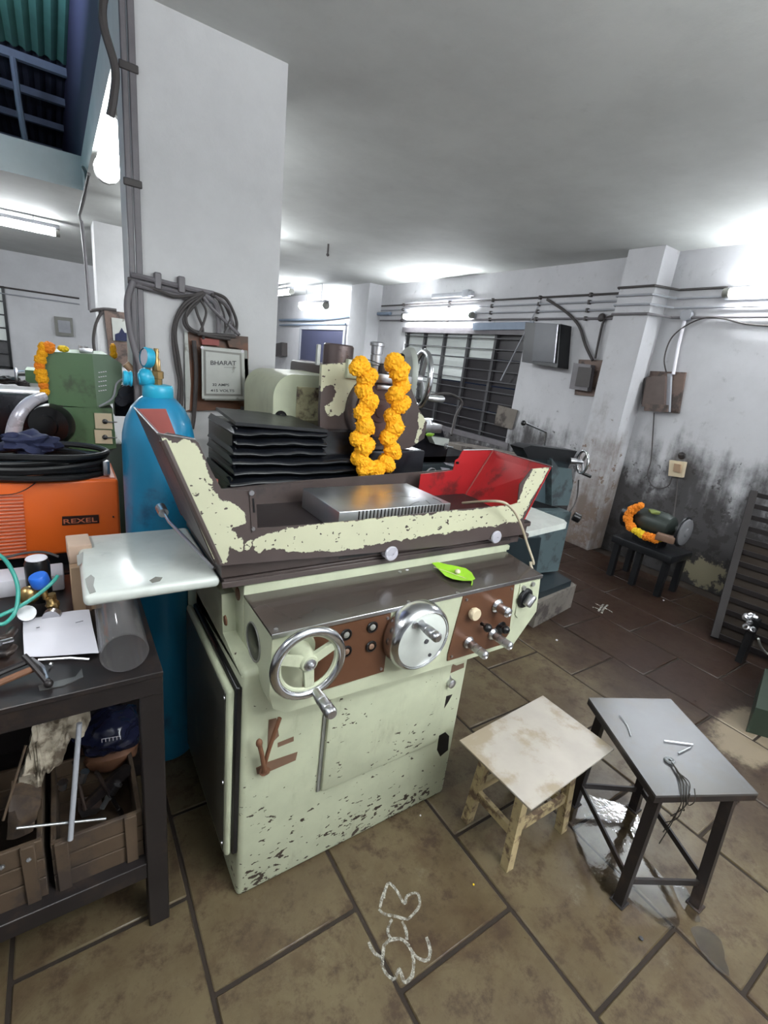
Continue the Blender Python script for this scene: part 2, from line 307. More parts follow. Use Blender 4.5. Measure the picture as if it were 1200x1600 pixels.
# ================================================================== mesh helpers
V = Vector
class MB:
    def __init__(s): s.v = []; s.f = []
    def add(s, vs, fs):
        o = len(s.v); s.v += [tuple(v) for v in vs]; s.f += [tuple(i+o for i in f) for f in fs]; return s
    def bm(s, b):
        b.verts.ensure_lookup_table(); b.verts.index_update()
        s.add([v.co for v in b.verts], [[v.index for v in f.verts] for f in b.faces]); b.free(); return s
    def box(s, lo, hi, bev=0.0, seg=2, rot=None, piv=None):
        lo, hi = V(lo), V(hi); b = bmesh.new(); bmesh.ops.create_cube(b, size=1)
        c = (lo+hi)/2; d = hi-lo
        for v in b.verts: v.co = V((v.co.x*d.x, v.co.y*d.y, v.co.z*d.z))+c
        if bev: bmesh.ops.bevel(b, geom=list(b.edges), offset=min(bev, min(abs(x) for x in d)*0.49), segments=seg, affect='EDGES', profile=0.5)
        if rot is not None:
            q = V(piv) if piv is not None else c
            for v in b.verts: v.co = rot @ (v.co-q)+q
        return s.bm(b)
    def cyl(s, p0, p1, r0, r1=None, n=20, cap=True, bev=0.0):
        p0, p1 = V(p0), V(p1); r1 = r0 if r1 is None else r1
        if bev: return s.lathe(p0, p1-p0, [(0, 0), (r0-bev, 0), (r0, bev), (r1, (p1-p0).length-bev), (r1-bev, (p1-p0).length), (0, (p1-p0).length)], n)
        return s.lathe(p0, p1-p0, ([(0, 0)] if cap else [])+[(r0, 0), (r1, (p1-p0).length)]+([(0, (p1-p0).length)] if cap else []), n)
    def lathe(s, o, ax, prof, n=24):
        """prof: (radius, distance along the axis)"""
        o = V(o); a = V(ax).normalized(); u = a.orthogonal().normalized(); w_ = a.cross(u)
        rings = []; vs = []
        for r, h in prof:
            if r < 1e-6: rings.append([len(vs)]); vs.append(o+a*h)
            else:
                rings.append(list(range(len(vs), len(vs)+n)))
                vs += [o+a*h+(u*math.cos(2*PI*k/n)+w_*math.sin(2*PI*k/n))*r for k in range(n)]
        fs = []
        for A, B in zip(rings, rings[1:]):
            if len(A) == 1 and len(B) == 1: continue
            for k in range(n):
                k2 = (k+1) % n
                if len(A) == 1: fs.append((A[0], B[k2], B[k]))
                elif len(B) == 1: fs.append((A[k], A[k2], B[0]))
                else: fs.append((A[k], A[k2], B[k2], B[k]))
        return s.add(vs, fs)
    def tube(s, pts, r, n=8, smooth=4, closed=False, r1=None):
        pts = [V(p) for p in pts]
        if smooth > 1 and len(pts) > 2:
            q = []; L = len(pts); rng = range(L if closed else L-1)
            for i in rng:
                g = (lambda k: pts[k % L]) if closed else (lambda k: pts[max(0, min(L-1, k))])
                a, b, c, d = g(i-1), g(i), g(i+1), g(i+2)
                for j in range(smooth):
                    t = j/smooth
                    q.append(0.5*((2*b)+(c-a)*t+(2*a-5*b+4*c-d)*t*t+(3*b-a-3*c+d)*t**3))
            if not closed: q.append(pts[-1])
            pts = q
        L = len(pts); vs = []; u = None
        for i, p in enumerate(pts):
            if closed: t = pts[(i+1) % L]-pts[i-1]
            else: t = pts[min(L-1, i+1)]-pts[max(0, i-1)]
            t = t.normalized() if t.length > 1e-9 else V((0, 0, 1))
            u = t.orthogonal().normalized() if u is None else (u-t*u.dot(t)).normalized()
            w_ = t.cross(u); rr = r if r1 is None else r+(r1-r)*i/(L-1)
            vs += [p+(u*math.cos(2*PI*k/n)+w_*math.sin(2*PI*k/n))*rr for k in range(n)]
        fs = [(i*n+k, i*n+(k+1) % n, ((i+1) % L)*n+(k+1) % n, ((i+1) % L)*n+k) for i in range(L if closed else L-1) for k in range(n)]
        if not closed: fs += [tuple(range(n))[::-1], tuple(range((L-1)*n, L*n))]
        return s.add(vs, fs)
    def prism(s, poly, vec):
        """poly: 3-D outline; extruded by vec"""
        poly = [V(p) for p in poly]; vec = V(vec); n = len(poly)
        nrm = sum(((poly[i]).cross(poly[(i+1) % n]) for i in range(n)), V((0, 0, 0)))
        if nrm.dot(vec) > 0: poly = poly[::-1]
        vs = poly+[p+vec for p in poly]
        return s.add(vs, [tuple(range(n)), tuple(range(n, 2*n))[::-1]]+[(i, i+n, (i+1) % n+n, (i+1) % n) for i in range(n)])
    def ball(s, c, r, sub=2, sc=(1, 1, 1), rough=0.0, freq=3.0, seed=0):
        b = bmesh.new(); bmesh.ops.create_icosphere(b, subdivisions=sub, radius=1)
        for v in b.verts:
            d = v.co.copy(); k = 1+(rough*noise.noise(d*freq+V((seed*7.3, seed*1.7, seed))) if rough else 0)
            v.co = V(c)+V((d.x*sc[0], d.y*sc[1], d.z*sc[2]))*r*k
        return s.bm(b)
    def torus(s, c, ax, R, r, n=40, m=10, prof=None):
        c = V(c); a = V(ax).normalized(); u = a.orthogonal().normalized(); w_ = a.cross(u); vs = []; fs = []
        for i in range(n):
            t = 2*PI*i/n; d = u*math.cos(t)+w_*math.sin(t)
            for j in range(m):
                q = 2*PI*j/m; vs.append(c+d*(R+r*math.cos(q))+a*r*math.sin(q))
        for i in range(n):
            for j in range(m):
                fs.append((i*m+j, ((i+1) % n)*m+j, ((i+1) % n)*m+(j+1) % m, i*m+(j+1) % m))
        return s.add(vs, fs)
def wpos(o):
    p = V((0, 0, 0))
    while o: p += o.location; o = o.parent
    return p
def obj(name, mb, m, parent=None, label=None, cat=None, group=None, kind=None, smooth=True, loc=None):
    me = bpy.data.meshes.new(name)
    if parent is not None: org = wpos(parent)
    elif loc is not None: org = V(loc)
    else:
        vs = mb.v; org = V(((min(v[0] for v in vs)+max(v[0] for v in vs))/2, (min(v[1] for v in vs)+max(v[1] for v in vs))/2, min(v[2] for v in vs)))
    me.from_pydata([(v[0]-org.x, v[1]-org.y, v[2]-org.z) for v in mb.v], [], mb.f); me.update()
    b = bmesh.new(); b.from_mesh(me); bmesh.ops.recalc_face_normals(b, faces=list(b.faces)); b.to_mesh(me); b.free()
    if smooth:
        me.polygons.foreach_set('use_smooth', [True]*len(me.polygons)); me.set_sharp_from_angle(angle=math.radians(38))
    me.materials.append(M[m] if isinstance(m, str) else m)
    o = bpy.data.objects.new(name, me); COL.objects.link(o)
    if parent is not None: o.parent = parent
    else: o.location = org
    tag(o, label, cat, group, kind)
    return o
def tag(o, label=None, cat=None, group=None, kind=None):
    if label: o['label'] = label
    if cat: o['category'] = cat
    if group: o['group'] = group
    if kind: o['kind'] = kind
    return o
def thing(name, label, cat, loc, group=None, kind=None):
    o = bpy.data.objects.new(name, None); COL.objects.link(o); o.location = loc; o.empty_display_size = 0.1
    return tag(o, label, cat, group, kind)
def struct(name, mb, m, parent=None, smooth=False): return obj(name, mb, m, parent, kind='structure' if parent is None else None, smooth=smooth)
def copytree(o, parent=None):
    c = o.copy(); COL.objects.link(c); c.parent = parent
    for ch in list(o.children): copytree(ch, c)
    return c
def text(name, body, size, origin, xdir, updir, m, parent, depth=0.0006, width=None):
    cu = bpy.data.curves.new('t', 'FONT'); cu.body = body; cu.size = size; cu.extrude = depth; cu.offset = size*0.012
    t = bpy.data.objects.new('t', cu); COL.objects.link(t)
    bpy.context.view_layer.update()
    me = bpy.data.meshes.new_from_object(t.evaluated_get(bpy.context.evaluated_depsgraph_get()))
    bpy.data.objects.remove(t)
    xs = [v.co.x for v in me.vertices]; x0, x1 = min(xs), max(xs)
    k = (width/(x1-x0)) if width else 1.0
    X = V(xdir).normalized(); U = V(updir).normalized(); Nn = X.cross(U); o_ = V(origin)-wpos(parent)
    for v in me.vertices: v.co = o_+X*((v.co.x-x0)*k)+U*v.co.y+Nn*v.co.z
    me.materials.clear(); me.materials.append(M[m])
    o = bpy.data.objects.new(name, me); COL.objects.link(o); o.parent = parent
    return o
def rotz(a): return Matrix.Rotation(a, 3, 'Z')

# ================================================================== the room
CE = 3.02; WX = 4.98; BY = 13.5; LX = -4.2; FY = -3.2
fl = struct('floor', MB().box((LX, FY, -0.12), (WX+0.2, BY+0.2, -0.006)), 'grout')
tile_meshes = []
def tile_mesh(w_, l_, s):
    mb = MB(); mb.box((0.006, 0.006, -0.03), (w_-0.006, l_-0.006, 0), 0.004, 1)
    return mb
tm = {}
PITCHX, LEN = 0.458, 0.61
offs = {0: 0.869, 1: 0.618, 2: 0.295, 3: 0.70, 4: 0.42, 5: 0.15, 6: 0.55, 7: 0.3, 8: 0.8, 9: 0.45, 10: 0.1, -1: 0.55, -2: 0.25, -3: 0.8}
first = None; ntile = 0
for k in range(-3, 11):
    x0 = 0.232+PITCHX*k
    y0 = offs[k]-LEN*3
    for j in range(0, 14):
        ya = y0+j*LEN
        if ya > 7.2 or ya < -1.3: continue
        if k < 4 and ya > 4.5: continue
        if ntile >= 148: continue
        if first is None:
            first = obj('tile', tile_mesh(PITCHX, LEN, 0), 'floor', fl); me = first.data
            mn = V((0, 0, 0)) - wpos(fl)
            for v in me.vertices: v.co -= mn
            first.location = mn+V((x0, ya, 0)); o = first
        else:
            o = first.copy(); COL.objects.link(o); o.parent = fl; o.location = mn+V((x0, ya, 0))
        o.location.z += random.uniform(-0.0015, 0.0); ntile += 1
w2 = MB().box((WX, FY, 0), (WX+0.2, 4.45, CE)).box((WX, 7.1, 0), (WX+0.2, BY, CE)).box((WX, 4.45, 0), (WX+0.2, 7.1, 0.86)).box((WX, 4.45, 2.27), (WX+0.2, 7.1, CE))
struct('wall_right', w2, 'wall_right')
struct('wall_back', MB().box((LX, BY, 0), (WX+0.2, BY+0.2, CE+0.1)), 'wall')
struct('wall_left', MB().box((LX-0.2, FY, 0), (LX, BY+0.2, CE+0.1)), 'wall')
struct('wall_front', MB().box((LX-0.2, FY-0.2, 0), (WX+0.2, FY, CE+0.1)), 'wall')
# ceiling slab with the open roof shaft at its left
cl = MB().box((0.35, FY-0.2, CE), (WX+0.2, BY+0.2, CE+0.3)).box((LX-0.2, 6.47, CE), (0.35, BY+0.2, CE+0.3)).box((LX-0.2, FY-0.2, CE), (0.35, 1.2, CE+0.3)).box((LX-0.2, 1.2, CE), (-2.6, 6.47, CE+0.3))
struct('ceiling', cl, 'ceiling')
sh = MB().box((0.35, 1.2, CE+0.3), (0.55, 13.3, 5.0)).box((-2.8, 1.2, CE+0.3), (-2.6, 13.3, 5.0)).box((-2.8, 1.0, CE+0.3), (0.55, 1.2, 5.0)).box((-2.8, 13.3, CE+0.3), (0.55, 13.5, 5.0))
struct('trim_1', sh, 'shaft')
# corrugated roof over the shaft: sheets side by side
def corr(x0, x1, y0, y1, z):
    mb = MB(); n = int((x1-x0)/0.03); vs = []
    for i in range(n+1):
        x = x0+(x1-x0)*i/n; zz = z+0.018*math.sin(x*2*PI/0.12)
        vs += [(x, y0, zz), (x, y1, zz)]
    mb.add(vs, [(2*i, 2*i+1, 2*i+3, 2*i+2) for i in range(n)]); return mb
rf = thing('roof', None, None, (-1, 6, 4.7), kind='structure')
for i, (a, b, m) in enumerate(((1.0, 5.0, 'roof_sheet'), (5.0, 8.1, 'roof_green'), (8.1, 10.6, 'roof_sheet'), (10.6, 13.5, 'roof_sheet'))):
    obj('roof_sheet', corr(-2.8, 0.5, a, b+0.1, 4.72-0.05*(i % 2)), m, rf)
for y in (8.2, 9.2, 10.3, 11.6): obj('purlin', MB().box((-2.8, y, 4.55), (0.35, y+0.07, 4.63)), 'conduit', rf)
# second row of pillars, right-hand columns, corner column
struct('wall_pillar', MB().box((0.345, 2.72, 0), (1.035, 3.25, CE)), 'pillar').name = 'pillar'
p2 = struct('pillar', MB().box((0.52, 8.0, 0), (0.93, 8.5, CE)), 'pillar')
struct('column', MB().box((4.72, 2.765, 0), (WX, 3.125, CE)), 'column')
struct('column', MB().box((4.70, 7.95, 0), (WX, 8.6, CE)), 'wall')
# dark doorway on the far right wall
dr = thing('door_1', None, None, (WX, 10.3, 0), kind='structure')
obj('door_leaf', MB().box((WX-0.012, 9.25, 0), (WX-0.002, 11.4, 2.25)), 'door_dark', dr)
for a, b in ((9.17, 9.25), (11.4, 11.48)): obj('door_post', MB().box((WX-0.04, a, 0), (WX, b, 2.33)), 'conduit', dr)
obj('door_lintel', MB().box((WX-0.04, 9.25, 2.25), (WX, 11.4, 2.33)), 'conduit', dr)
for z in (0.8, 1.5): obj('door_rail', MB().box((WX-0.03, 9.25, z), (WX-0.012, 11.4, z+0.06)), 'conduit_dark', dr)

# window_1: barred window with sheet panes
wn = thing('window_1', None, None, (WX, 5.8, 0.86), kind='structure')
ys = [4.45, 5.0, 5.55, 6.1, 6.6, 7.1]
for i in range(5):
    for j in range(4):
        z0 = 0.86+j*0.3525
        obj('pane', MB().box((WX+0.09, ys[i]+0.01, z0+0.01), (WX+0.11, ys[i+1]-0.01, z0+0.3425)), 'glass_dark' if (i < 1 or (i == 1 and j < 3) or (i == 2 and j < 2) or j == 0) else 'glass_lit', wn)  # glow of the tube above put into pane colours; right column truly dark
for y in ys: obj('mullion', MB().box((WX+0.04, y-0.022, 0.86), (WX+0.09, y+0.022, 2.27)), 'bar', wn)
for j in range(10):
    z = 0.93+j*0.14
    obj('bar', MB().box((WX+0.014, 4.45, z-0.006), (WX+0.030, 7.1, z+0.006)), 'bar', wn)
obj('window_frame', MB().box((WX-0.02, 4.38, 2.24), (WX+0.06, 7.17, 2.32)).box((WX-0.02, 4.38, 0.80), (WX+0.06, 7.17, 0.87)), 'conduit_dark', wn)
# window_2 far left on the back wall
w3 = thing('window_2', None, None, (-1.3, BY, 0.7), kind='structure')
obj('window_frame', MB().box((-1.75, BY-0.04, 0.66), (-1.70, BY, 2.32)).box((-0.85, BY-0.04, 0.66), (-0.80, BY, 2.32)).box((-1.75, BY-0.04, 2.28), (-0.8, BY, 2.32)).box((-1.75, BY-0.04, 0.66), (-0.8, BY, 0.70)), 'charcoal', w3)
for j in range(6):
    z0 = 0.70+j*0.264
    obj('pane', MB().box((-1.70, BY-0.02, z0+0.02), (-0.85, BY-0.008, z0+0.25)), 'glass_lit' if j > 1 else 'bar', w3)
    obj('bar', MB().box((-1.70, BY-0.035, z0-0.012), (-0.85, BY-0.01, z0+0.012)), 'charcoal', w3)

# conduits along the right wall
for i, z in enumerate((2.675, 2.60, 2.515, 2.43)):
    cd = thing('conduit_pipe', ['topmost dark conduit pipe running along the right wall', 'second conduit pipe from the top along the right wall', 'third conduit pipe from the top along the right wall', 'lowest conduit pipe along the right wall, above the window'][i], 'conduit', (4.95, 4, z))
    r = (0.011, 0.010, 0.010, 0.012)[i]
    pts = [(4.955, 7.9, z), (4.955, 3.22, z), (4.70, 3.13, z), (4.695, 2.76, z), (4.955, 2.66, z), (4.955, [2.25, 0.2, -1.5, -1.5][i], z)]
    obj('pipe', MB().tube(pts, r, 8, 1), ['cable_grey', 'conduit', 'conduit', 'conduit_dark'][i], cd)
    for y in (3.6, 4.3, 5.1, 6.0, 7.2):
        obj('saddle_clip', MB().box((4.94, y, z-0.022), (4.98, y+0.03, z+0.022), 0.004, 1), 'cable_grey', cd)
# far-left conduits
obj('conduit_pipe', MB().tube([(-4, BY-0.03, 2.30), (0.52, BY-0.03, 2.30)], 0.018, 6, 1), 'cable_grey', label='conduit pipe along the far back wall at the left', cat='conduit')
obj('conduit_pipe', MB().tube([(-4, BY-0.03, 2.18), (0.52, BY-0.03, 2.18)], 0.014, 6, 1), 'conduit', label='thinner conduit pipe just under another on the far back wall', cat='conduit')
dp = thing('drop_pipe', 'thin vertical conduit pipe dropping at the edge of the roof opening, far left', 'conduit', (0.42, 7.95, 2))
obj('pipe', MB().tube([at(127, 345, y=7.9), at(133, 400, y=7.9), at(140, 485, y=7.9)], 0.020, 8, 2), 'conduit_dark', dp)
obj('bracket', MB().tube([at(130, 262, x=0.325), at(136, 285, x=0.325), at(124, 335, x=0.325)], 0.016, 6, 2).tube([at(139, 272, x=0.325), at(133, 300, x=0.325), at(124, 335, x=0.325), at(127, 346, y=7.9)], 0.014, 6, 2), 'cable_grey', dp)
obj('wire', MB().tube([at(142, 285, y=6.9), at(150, 300, y=6.9), at(151, 312, y=6.9)], 0.006, 6, 2).tube([at(135, 290, y=6.9), at(146, 296, y=6.9), at(153, 303, y=6.9)], 0.005, 6, 2), 'paper', dp)
sp = obj('hanging_pole', MB().tube([(-0.17, 8.2, 4.55), at(30, 165, y=8.3), at(40, 222, y=8.4)], 0.035, 8, 1), 'conduit', label='pale slanting pole hanging under the dark roof opening', cat='pole')

# ================================================================== tube lights in view
def tubelight(p0, p1, label, rt=0.03, off=(0, 0, 0.06), grp=None, wd=0.05):
    p0, p1 = V(p0), V(p1); t = thing('tube_light', label, 'lamp', (p0+p1)/2, grp); d = (p1-p0).normalized()
    obj('tube', MB().cyl(p0+d*0.05, p1-d*0.05, rt, n=14), 'tube', t)
    o_ = V(off); sd = d.cross(o_).normalized()*wd
    obj('batten', MB().prism([p0+o_*0.8-sd, p1+o_*0.8-sd, p1+o_*0.8+sd, p0+o_*0.8+sd], o_*0.7), 'conduit', t)
    for p, q in ((p0, d), (p1, -d)):
        obj('end_cap', MB().cyl(p, p+q*0.05, rt*1.12, n=14), 'grey_rim', t)
    if max(p0.z, p1.z) < 2.9 and abs(o_.x) < 0.01:
        for p in (p0.lerp(p1, 0.2), p0.lerp(p1, 0.8)): obj('hanger', MB().cyl(p+o_, (p.x, p.y, CE), 0.006, n=6), 'conduit', t)
    return t
tubelight((0.44, 3.55, 2.90), (0.44, 5.0, 2.90), 'bright tube light behind the big white pillar, under the ceiling edge', 0.085, (0, 0, 0.07))  # tube made extra thick so its shape takes in the bloom
tubelight((-1.25, 8.6, 2.87), (0.16, 8.6, 2.87), 'tube light at the far left, below the roof opening', 0.045)
tubelight((4.05, 9.9, 2.86), (4.05, 11.3, 2.86), 'distant tube light beside the pillar edge, upper of the far pair', 0.05)
tubelight((4.35, 8.9, 2.62), (4.35, 10.1, 2.62), 'distant tube light beside the pillar edge, lower of the far pair', 0.06)
tubelight((4.90, 5.40, 2.48), (4.90, 7.1, 2.48), 'bright tube light mounted on the wall above the barred window', 0.038, (0.05, 0, 0))
tubelight((4.90, 0.95, 2.62), (4.90, 2.24, 2.62), 'tube light on the right wall at the right edge of the photo', 0.035, (0.05, 0, 0))
# starter fixture above the window
obj('light_batten', MB().box((4.9, 5.5, 2.74), (4.96, 6.4, 2.80), 0.005).box((4.88, 5.55, 2.72), (4.96, 5.68, 2.82), 0.005), 'conduit', label='unlit batten fitting above the barred window lamp', cat='lamp')
obj('ceiling_hook', MB().tube([(2.9, 6.0, CE), (2.9, 6.0, CE-0.10)], 0.012, 6, 1).ball((2.9, 6.0, CE-0.12), 0.022, 1), 'cable_grey', label='small hook hanging from the grey ceiling', cat='hook')
# ================================================================== surface grinder
G = thing('surface_grinder', 'large cream surface grinding machine with chipped paint, handwheels and red-lined splash guards', 'machine', (0.8, 1.5, 0))
# --- base cabinet
b = MB().box((0.36, 1.08, 0.0), (1.238, 1.80, 0.86), 0.018, 3)
base = obj('base_cabinet', b, 'cream_body', G)
mb = MB().box((0.40, 1.22, 0.86), (1.50, 1.70, 1.05), 0.008)
obj('saddle', mb, 'cream', G)
# access panel on the front
obj('access_panel', MB().box((0.628, 1.060, 0.325), (1.135, 1.082, 0.72), 0.012, 2), 'cream_body', G)
obj('panel_gap', MB().box((0.618, 1.074, 0.32), (0.630, 1.0815, 0.71)), 'grey_rim', G)
# side door
sd = obj('side_door', MB().box((0.324, 1.095, 0.185), (0.345, 1.62, 0.80), 0.012, 3), 'cream', G)
obj('door_skin', MB().box((0.3215, 1.112, 0.20), (0.3245, 1.605, 0.785), 0.001, 1), 'door_shade', sd)
obj('door_seal', MB().box((0.344, 1.088, 0.19), (0.362, 1.60, 0.81), 0.004, 1), 'black', sd)
for p in ((0.321, 1.115, 0.77), (0.321, 1.115, 0.47), (0.321, 1.115, 0.23)):
    obj('screw', MB().cyl(p, (p[0]-0.003, p[1], p[2]), 0.006, n=10), 'worn_chrome', sd)
obj('shoulder', MB().prism([(0.36, 1.09, 0.84), (0.36, 1.62, 0.80), (0.36, 1.62, 0.99), (0.36, 1.30, 0.99), (0.36, 1.28, 0.87)], (0.05, 0, 0)), 'cream', G)
# --- control box
poly = [(0.405, 1.0, 1.012), (1.447, 1.0, 1.012), (1.470, 1.0, 0.86), (1.375, 1.0, 0.738), (1.10, 1.0, 0.738), (0.455, 1.0, 0.760), (0.418, 1.0, 0.785), (0.405, 1.0, 0.83)]
cb = obj('control_box', MB().prism(poly, (0, 0.30, 0)), 'cream', G)
obj('top_cover', MB().prism([(0.402, 0.996, 1.012), (1.452, 0.996, 1.012), (1.50, 1.275, 1.012), (0.402, 1.30, 1.012)], (0, 0, 0.007)), 'top_plate', G)
obj('top_cover_edge', MB().box((0.402, 0.9945, 1.006), (1.452, 0.9975, 1.0195), 0.001, 1), 'worn_chrome', G)
obj('side_port', MB().lathe((0.4045, 1.135, 0.915), (-1, 0, 0), [(0, 0.0005), (0.052, 0.0005), (0.055, 0)], 28), 'black', G)
obj('side_port_rim', MB().torus((0.404, 1.135, 0.915), (1, 0, 0), 0.055, 0.003, 28, 6), 'grey_rim', G)
obj('side_plug', MB().lathe((0.4075, 1.27, 1.0), (-1, 0, 0), [(0, 0.012), (0.02, 0.010), (0.022, 0)], 18), 'board_wood', G)
obj('side_plug', MB().lathe((0.360, 1.25, 0.93), (-1, 0, 0), [(0, 0.006), (0.014, 0.004), (0.016, 0)], 18), 'rust', G)
obj('rear_strip', MB().box((0.41, 1.225, 1.019), (1.52, 1.262, 1.040), 0.004, 1), 'cream', G)
for x in (0.45, 0.78, 1.02, 1.30):
    obj('screw', MB().cyl((x, 1.235, 1.0395), (x, 1.235, 1.043), 0.006, n=10), 'worn_chrome', G)
for x, y in ((0.42, 1.015), (0.84, 1.01), (0.94, 1.20), (1.03, 1.0), (0.43, 1.24)):
    obj('screw', MB().cyl((x, y, 1.018), (x, y, 1.0215), 0.006, n=10), 'worn_chrome', G)
obj('paint_drip', MB().ball((0.975, 1.205, 1.019), 0.008, 1, (1, 0.7, 0.3)), 'paper', G)
# brown instrument panels
pa = obj('control_panel', MB().prism([(0.50, 0.996, 1.003), (0.768, 0.996, 1.003), (0.770, 0.996, 0.800), (0.50, 0.996, 0.800)], (0, 0.004, 0)), 'brown_panel', G)
for p in ((541, 992), (582, 980), (541, 1018), (580, 1010)):
    q = at(*p, y=0.993)
    bt = obj('push_button', MB().lathe((q.x, 0.996, q.z), (0, -1, 0), [(0.017, 0), (0.0185, 0.003), (0.017, 0.006), (0.013, 0.006), (0.0125, 0.001)], 24), 'black', pa)
    obj('button_cap', MB().lathe((q.x, 0.996, q.z), (0, -1, 0), [(0.0095, 0), (0.0095, 0.006), (0.007, 0.008), (0, 0.0085)], 18), 'grey_rim' if p[1] < 1000 else 'lacquer', pa)
for x, z in ((0.515, 0.815), (0.757, 0.990), (0.757, 0.815), (0.515, 0.990)):
    obj('screw', MB().cyl((x, 0.997, z), (x, 0.992, z), 0.0045, n=10), 'worn_chrome', pa)
pb = obj('lever_panel', MB().prism([(1.057, 0.996, 1.003), (1.068, 0.996, 1.006), (1.302, 0.996, 1.004), (1.330, 0.996, 0.80), (1.298, 0.996, 0.758), (1.035, 0.996, 0.762), (1.032, 0.996, 0.79)], (0, 0.004, 0)), 'brown_panel', G)
for x, z in ((1.072, 0.99), (1.288, 0.992), (1.05, 0.778)):
    obj('screw', MB().cyl((x, 0.997, z), (x, 0.992, z), 0.0045, n=10), 'worn_chrome', pb)
def aty(px, py, y): return at(px, py, y=y)
q = aty(744, 961, 0.975); obj('ivory_knob', MB().lathe((q.x, 0.996, q.z), (0, -1, 0), [(0.016, 0), (0.0215, 0.008), (0.022, 0.02), (0.019, 0.025), (0, 0.026)], 28), 'ivory', pb)
def knurl(name, px, py, ex, ey, r, L, par, m='chrome', n=3):
    """grip or handle sticking out towards the operator from a front plane"""
    a = aty(px, py, 0.996); prof = [(r*1.45, 0), (r*1.5, 0.005), (r*1.2, 0.012), (r*0.9, 0.014)]
    d0 = 0.016
    for k in range(n):
        s = (L-d0)/n; prof += [(r, d0+s*k), (r*1.03, d0+s*(k+0.5)), (r, d0+s*(k+0.88)), (r*0.82, d0+s*(k+0.93))]
    prof += [(r*0.96, L), (r*0.55, L+0.004), (r*0.3, L+0.001), (0, L+0.001)]
    return obj(name, MB().lathe(a, (0, -1, 0), [(0, 0)]+prof, 24), m, par)
knurl('chrome_knob', 776, 946, 0, 0, 0.0175, 0.058, pb, n=1)
knurl('control_lever', 731, 1003, 0, 0, 0.0150, 0.088, pb, 'worn_chrome')
knurl('control_lever', 769, 990, 0, 0, 0.0150, 0.088, pb, 'worn_chrome')
for px, py, yy in ((762, 981, 0.965), (790, 984, 0.965)):
    q = aty(px, py, yy); obj('ball_knob', MB().ball(q, 0.0155, 3).cyl(q, (q.x, 0.996, q.z), 0.006, n=10), 'black', pb)
obj('black_recess', MB().lathe((1.275, 0.996, 0.83), (0, -1, 0), [(0, 0.001), (0.028, 0.001), (0.03, 0)], 24), 'black', pb)
# rotary switch at the right end
rs = obj('switch_plate', MB().prism([(1.335, 0.996, 0.999), (1.435, 0.996, 0.999), (1.443, 0.996, 0.90), (1.425, 0.996, 0.862), (1.36, 0.996, 0.858), (1.342, 0.996, 0.875)], (0, 0.004, 0)), 'cream', G)
q = aty(823, 936, 0.985)
obj('rotary_switch', MB().lathe((q.x, 0.996, q.z), (0, -1, 0), [(0.039, 0), (0.038, 0.006), (0.030, 0.010), (0.024, 0.008), (0, 0.008)], 32), 'black', rs)
obj('switch_grip', MB().box((q.x-0.010, 0.955, q.z-0.024), (q.x+0.010, 0.99, q.z+0.024), 0.008, 3, Matrix.Rotation(0.6, 3, 'Y')), 'worn_chrome', rs)
for x, z in ((1.352, 0.985), (1.40, 0.992)): obj('indicator', MB().cyl((x, 0.996, z), (x, 0.988, z), 0.0085, n=14), 'grey_rim', rs)
# small knob and labels under it
q = aty(703, 1066, 1.06)
obj('small_knob', MB().lathe((q.x, 1.08, q.z), (0, -1, 0), [(0.022, 0), (0.018, 0.01), (0.012, 0.018), (0.017, 0.022), (0.017, 0.034), (0.013, 0.037), (0, 0.037)], 24), 'worn_chrome', G)
def patch(name, pts, y, m, parent, th=0.0012):
    return obj(name, MB().prism([V((at(*p, y=y).x, y, at(*p, y=y).z)) for p in pts], (0, th, 0)), m, parent)
patch('brown_mark', [(697, 1046), (706, 1042), (708, 1038), (714, 1040), (725, 1036), (725, 1043), (697, 1055)], 1.0788, 'lacquer', G)
patch('oil_stain', [(692, 1090), (707, 1085), (700, 1098), (694, 1107), (690, 1102)], 1.0788, 'dark_steel', G)
patch('dark_spot', [(686, 1150), (696, 1144), (702, 1150), (700, 1172), (688, 1182), (683, 1172)], 1.0785, 'black', G)  # black spot low on the right of the base front
for pts in ([(434, 1161), (459, 1151), (459, 1158), (434, 1168)], [(418, 1191), (465, 1175), (462, 1188), (420, 1206), (402, 1210), (400, 1200)], [(420, 1125), (432, 1122), (436, 1150), (418, 1168)]):
    patch('brown_mark', pts, 1.0788, 'lacquer', G)  # flat brown patches around the hook
# rusty hook
hk = MB().tube([aty(437, 1122, 1.05), aty(428, 1148, 1.05), aty(418, 1178, 1.05), aty(411, 1207, 1.06)], 0.0065, 8, 4).tube([aty(405, 1163, 1.04), aty(409, 1178, 1.04), aty(413, 1205, 1.05)], 0.0065, 8, 4)
hk.ball(aty(405, 1161, 1.04), 0.012, 2, (0.8, 0.8, 1.2)).cyl(aty(411, 1206, 1.06), (0.44, 1.08, 0.49), 0.012, n=10)
obj('rusty_hook', hk, 'rust', G)
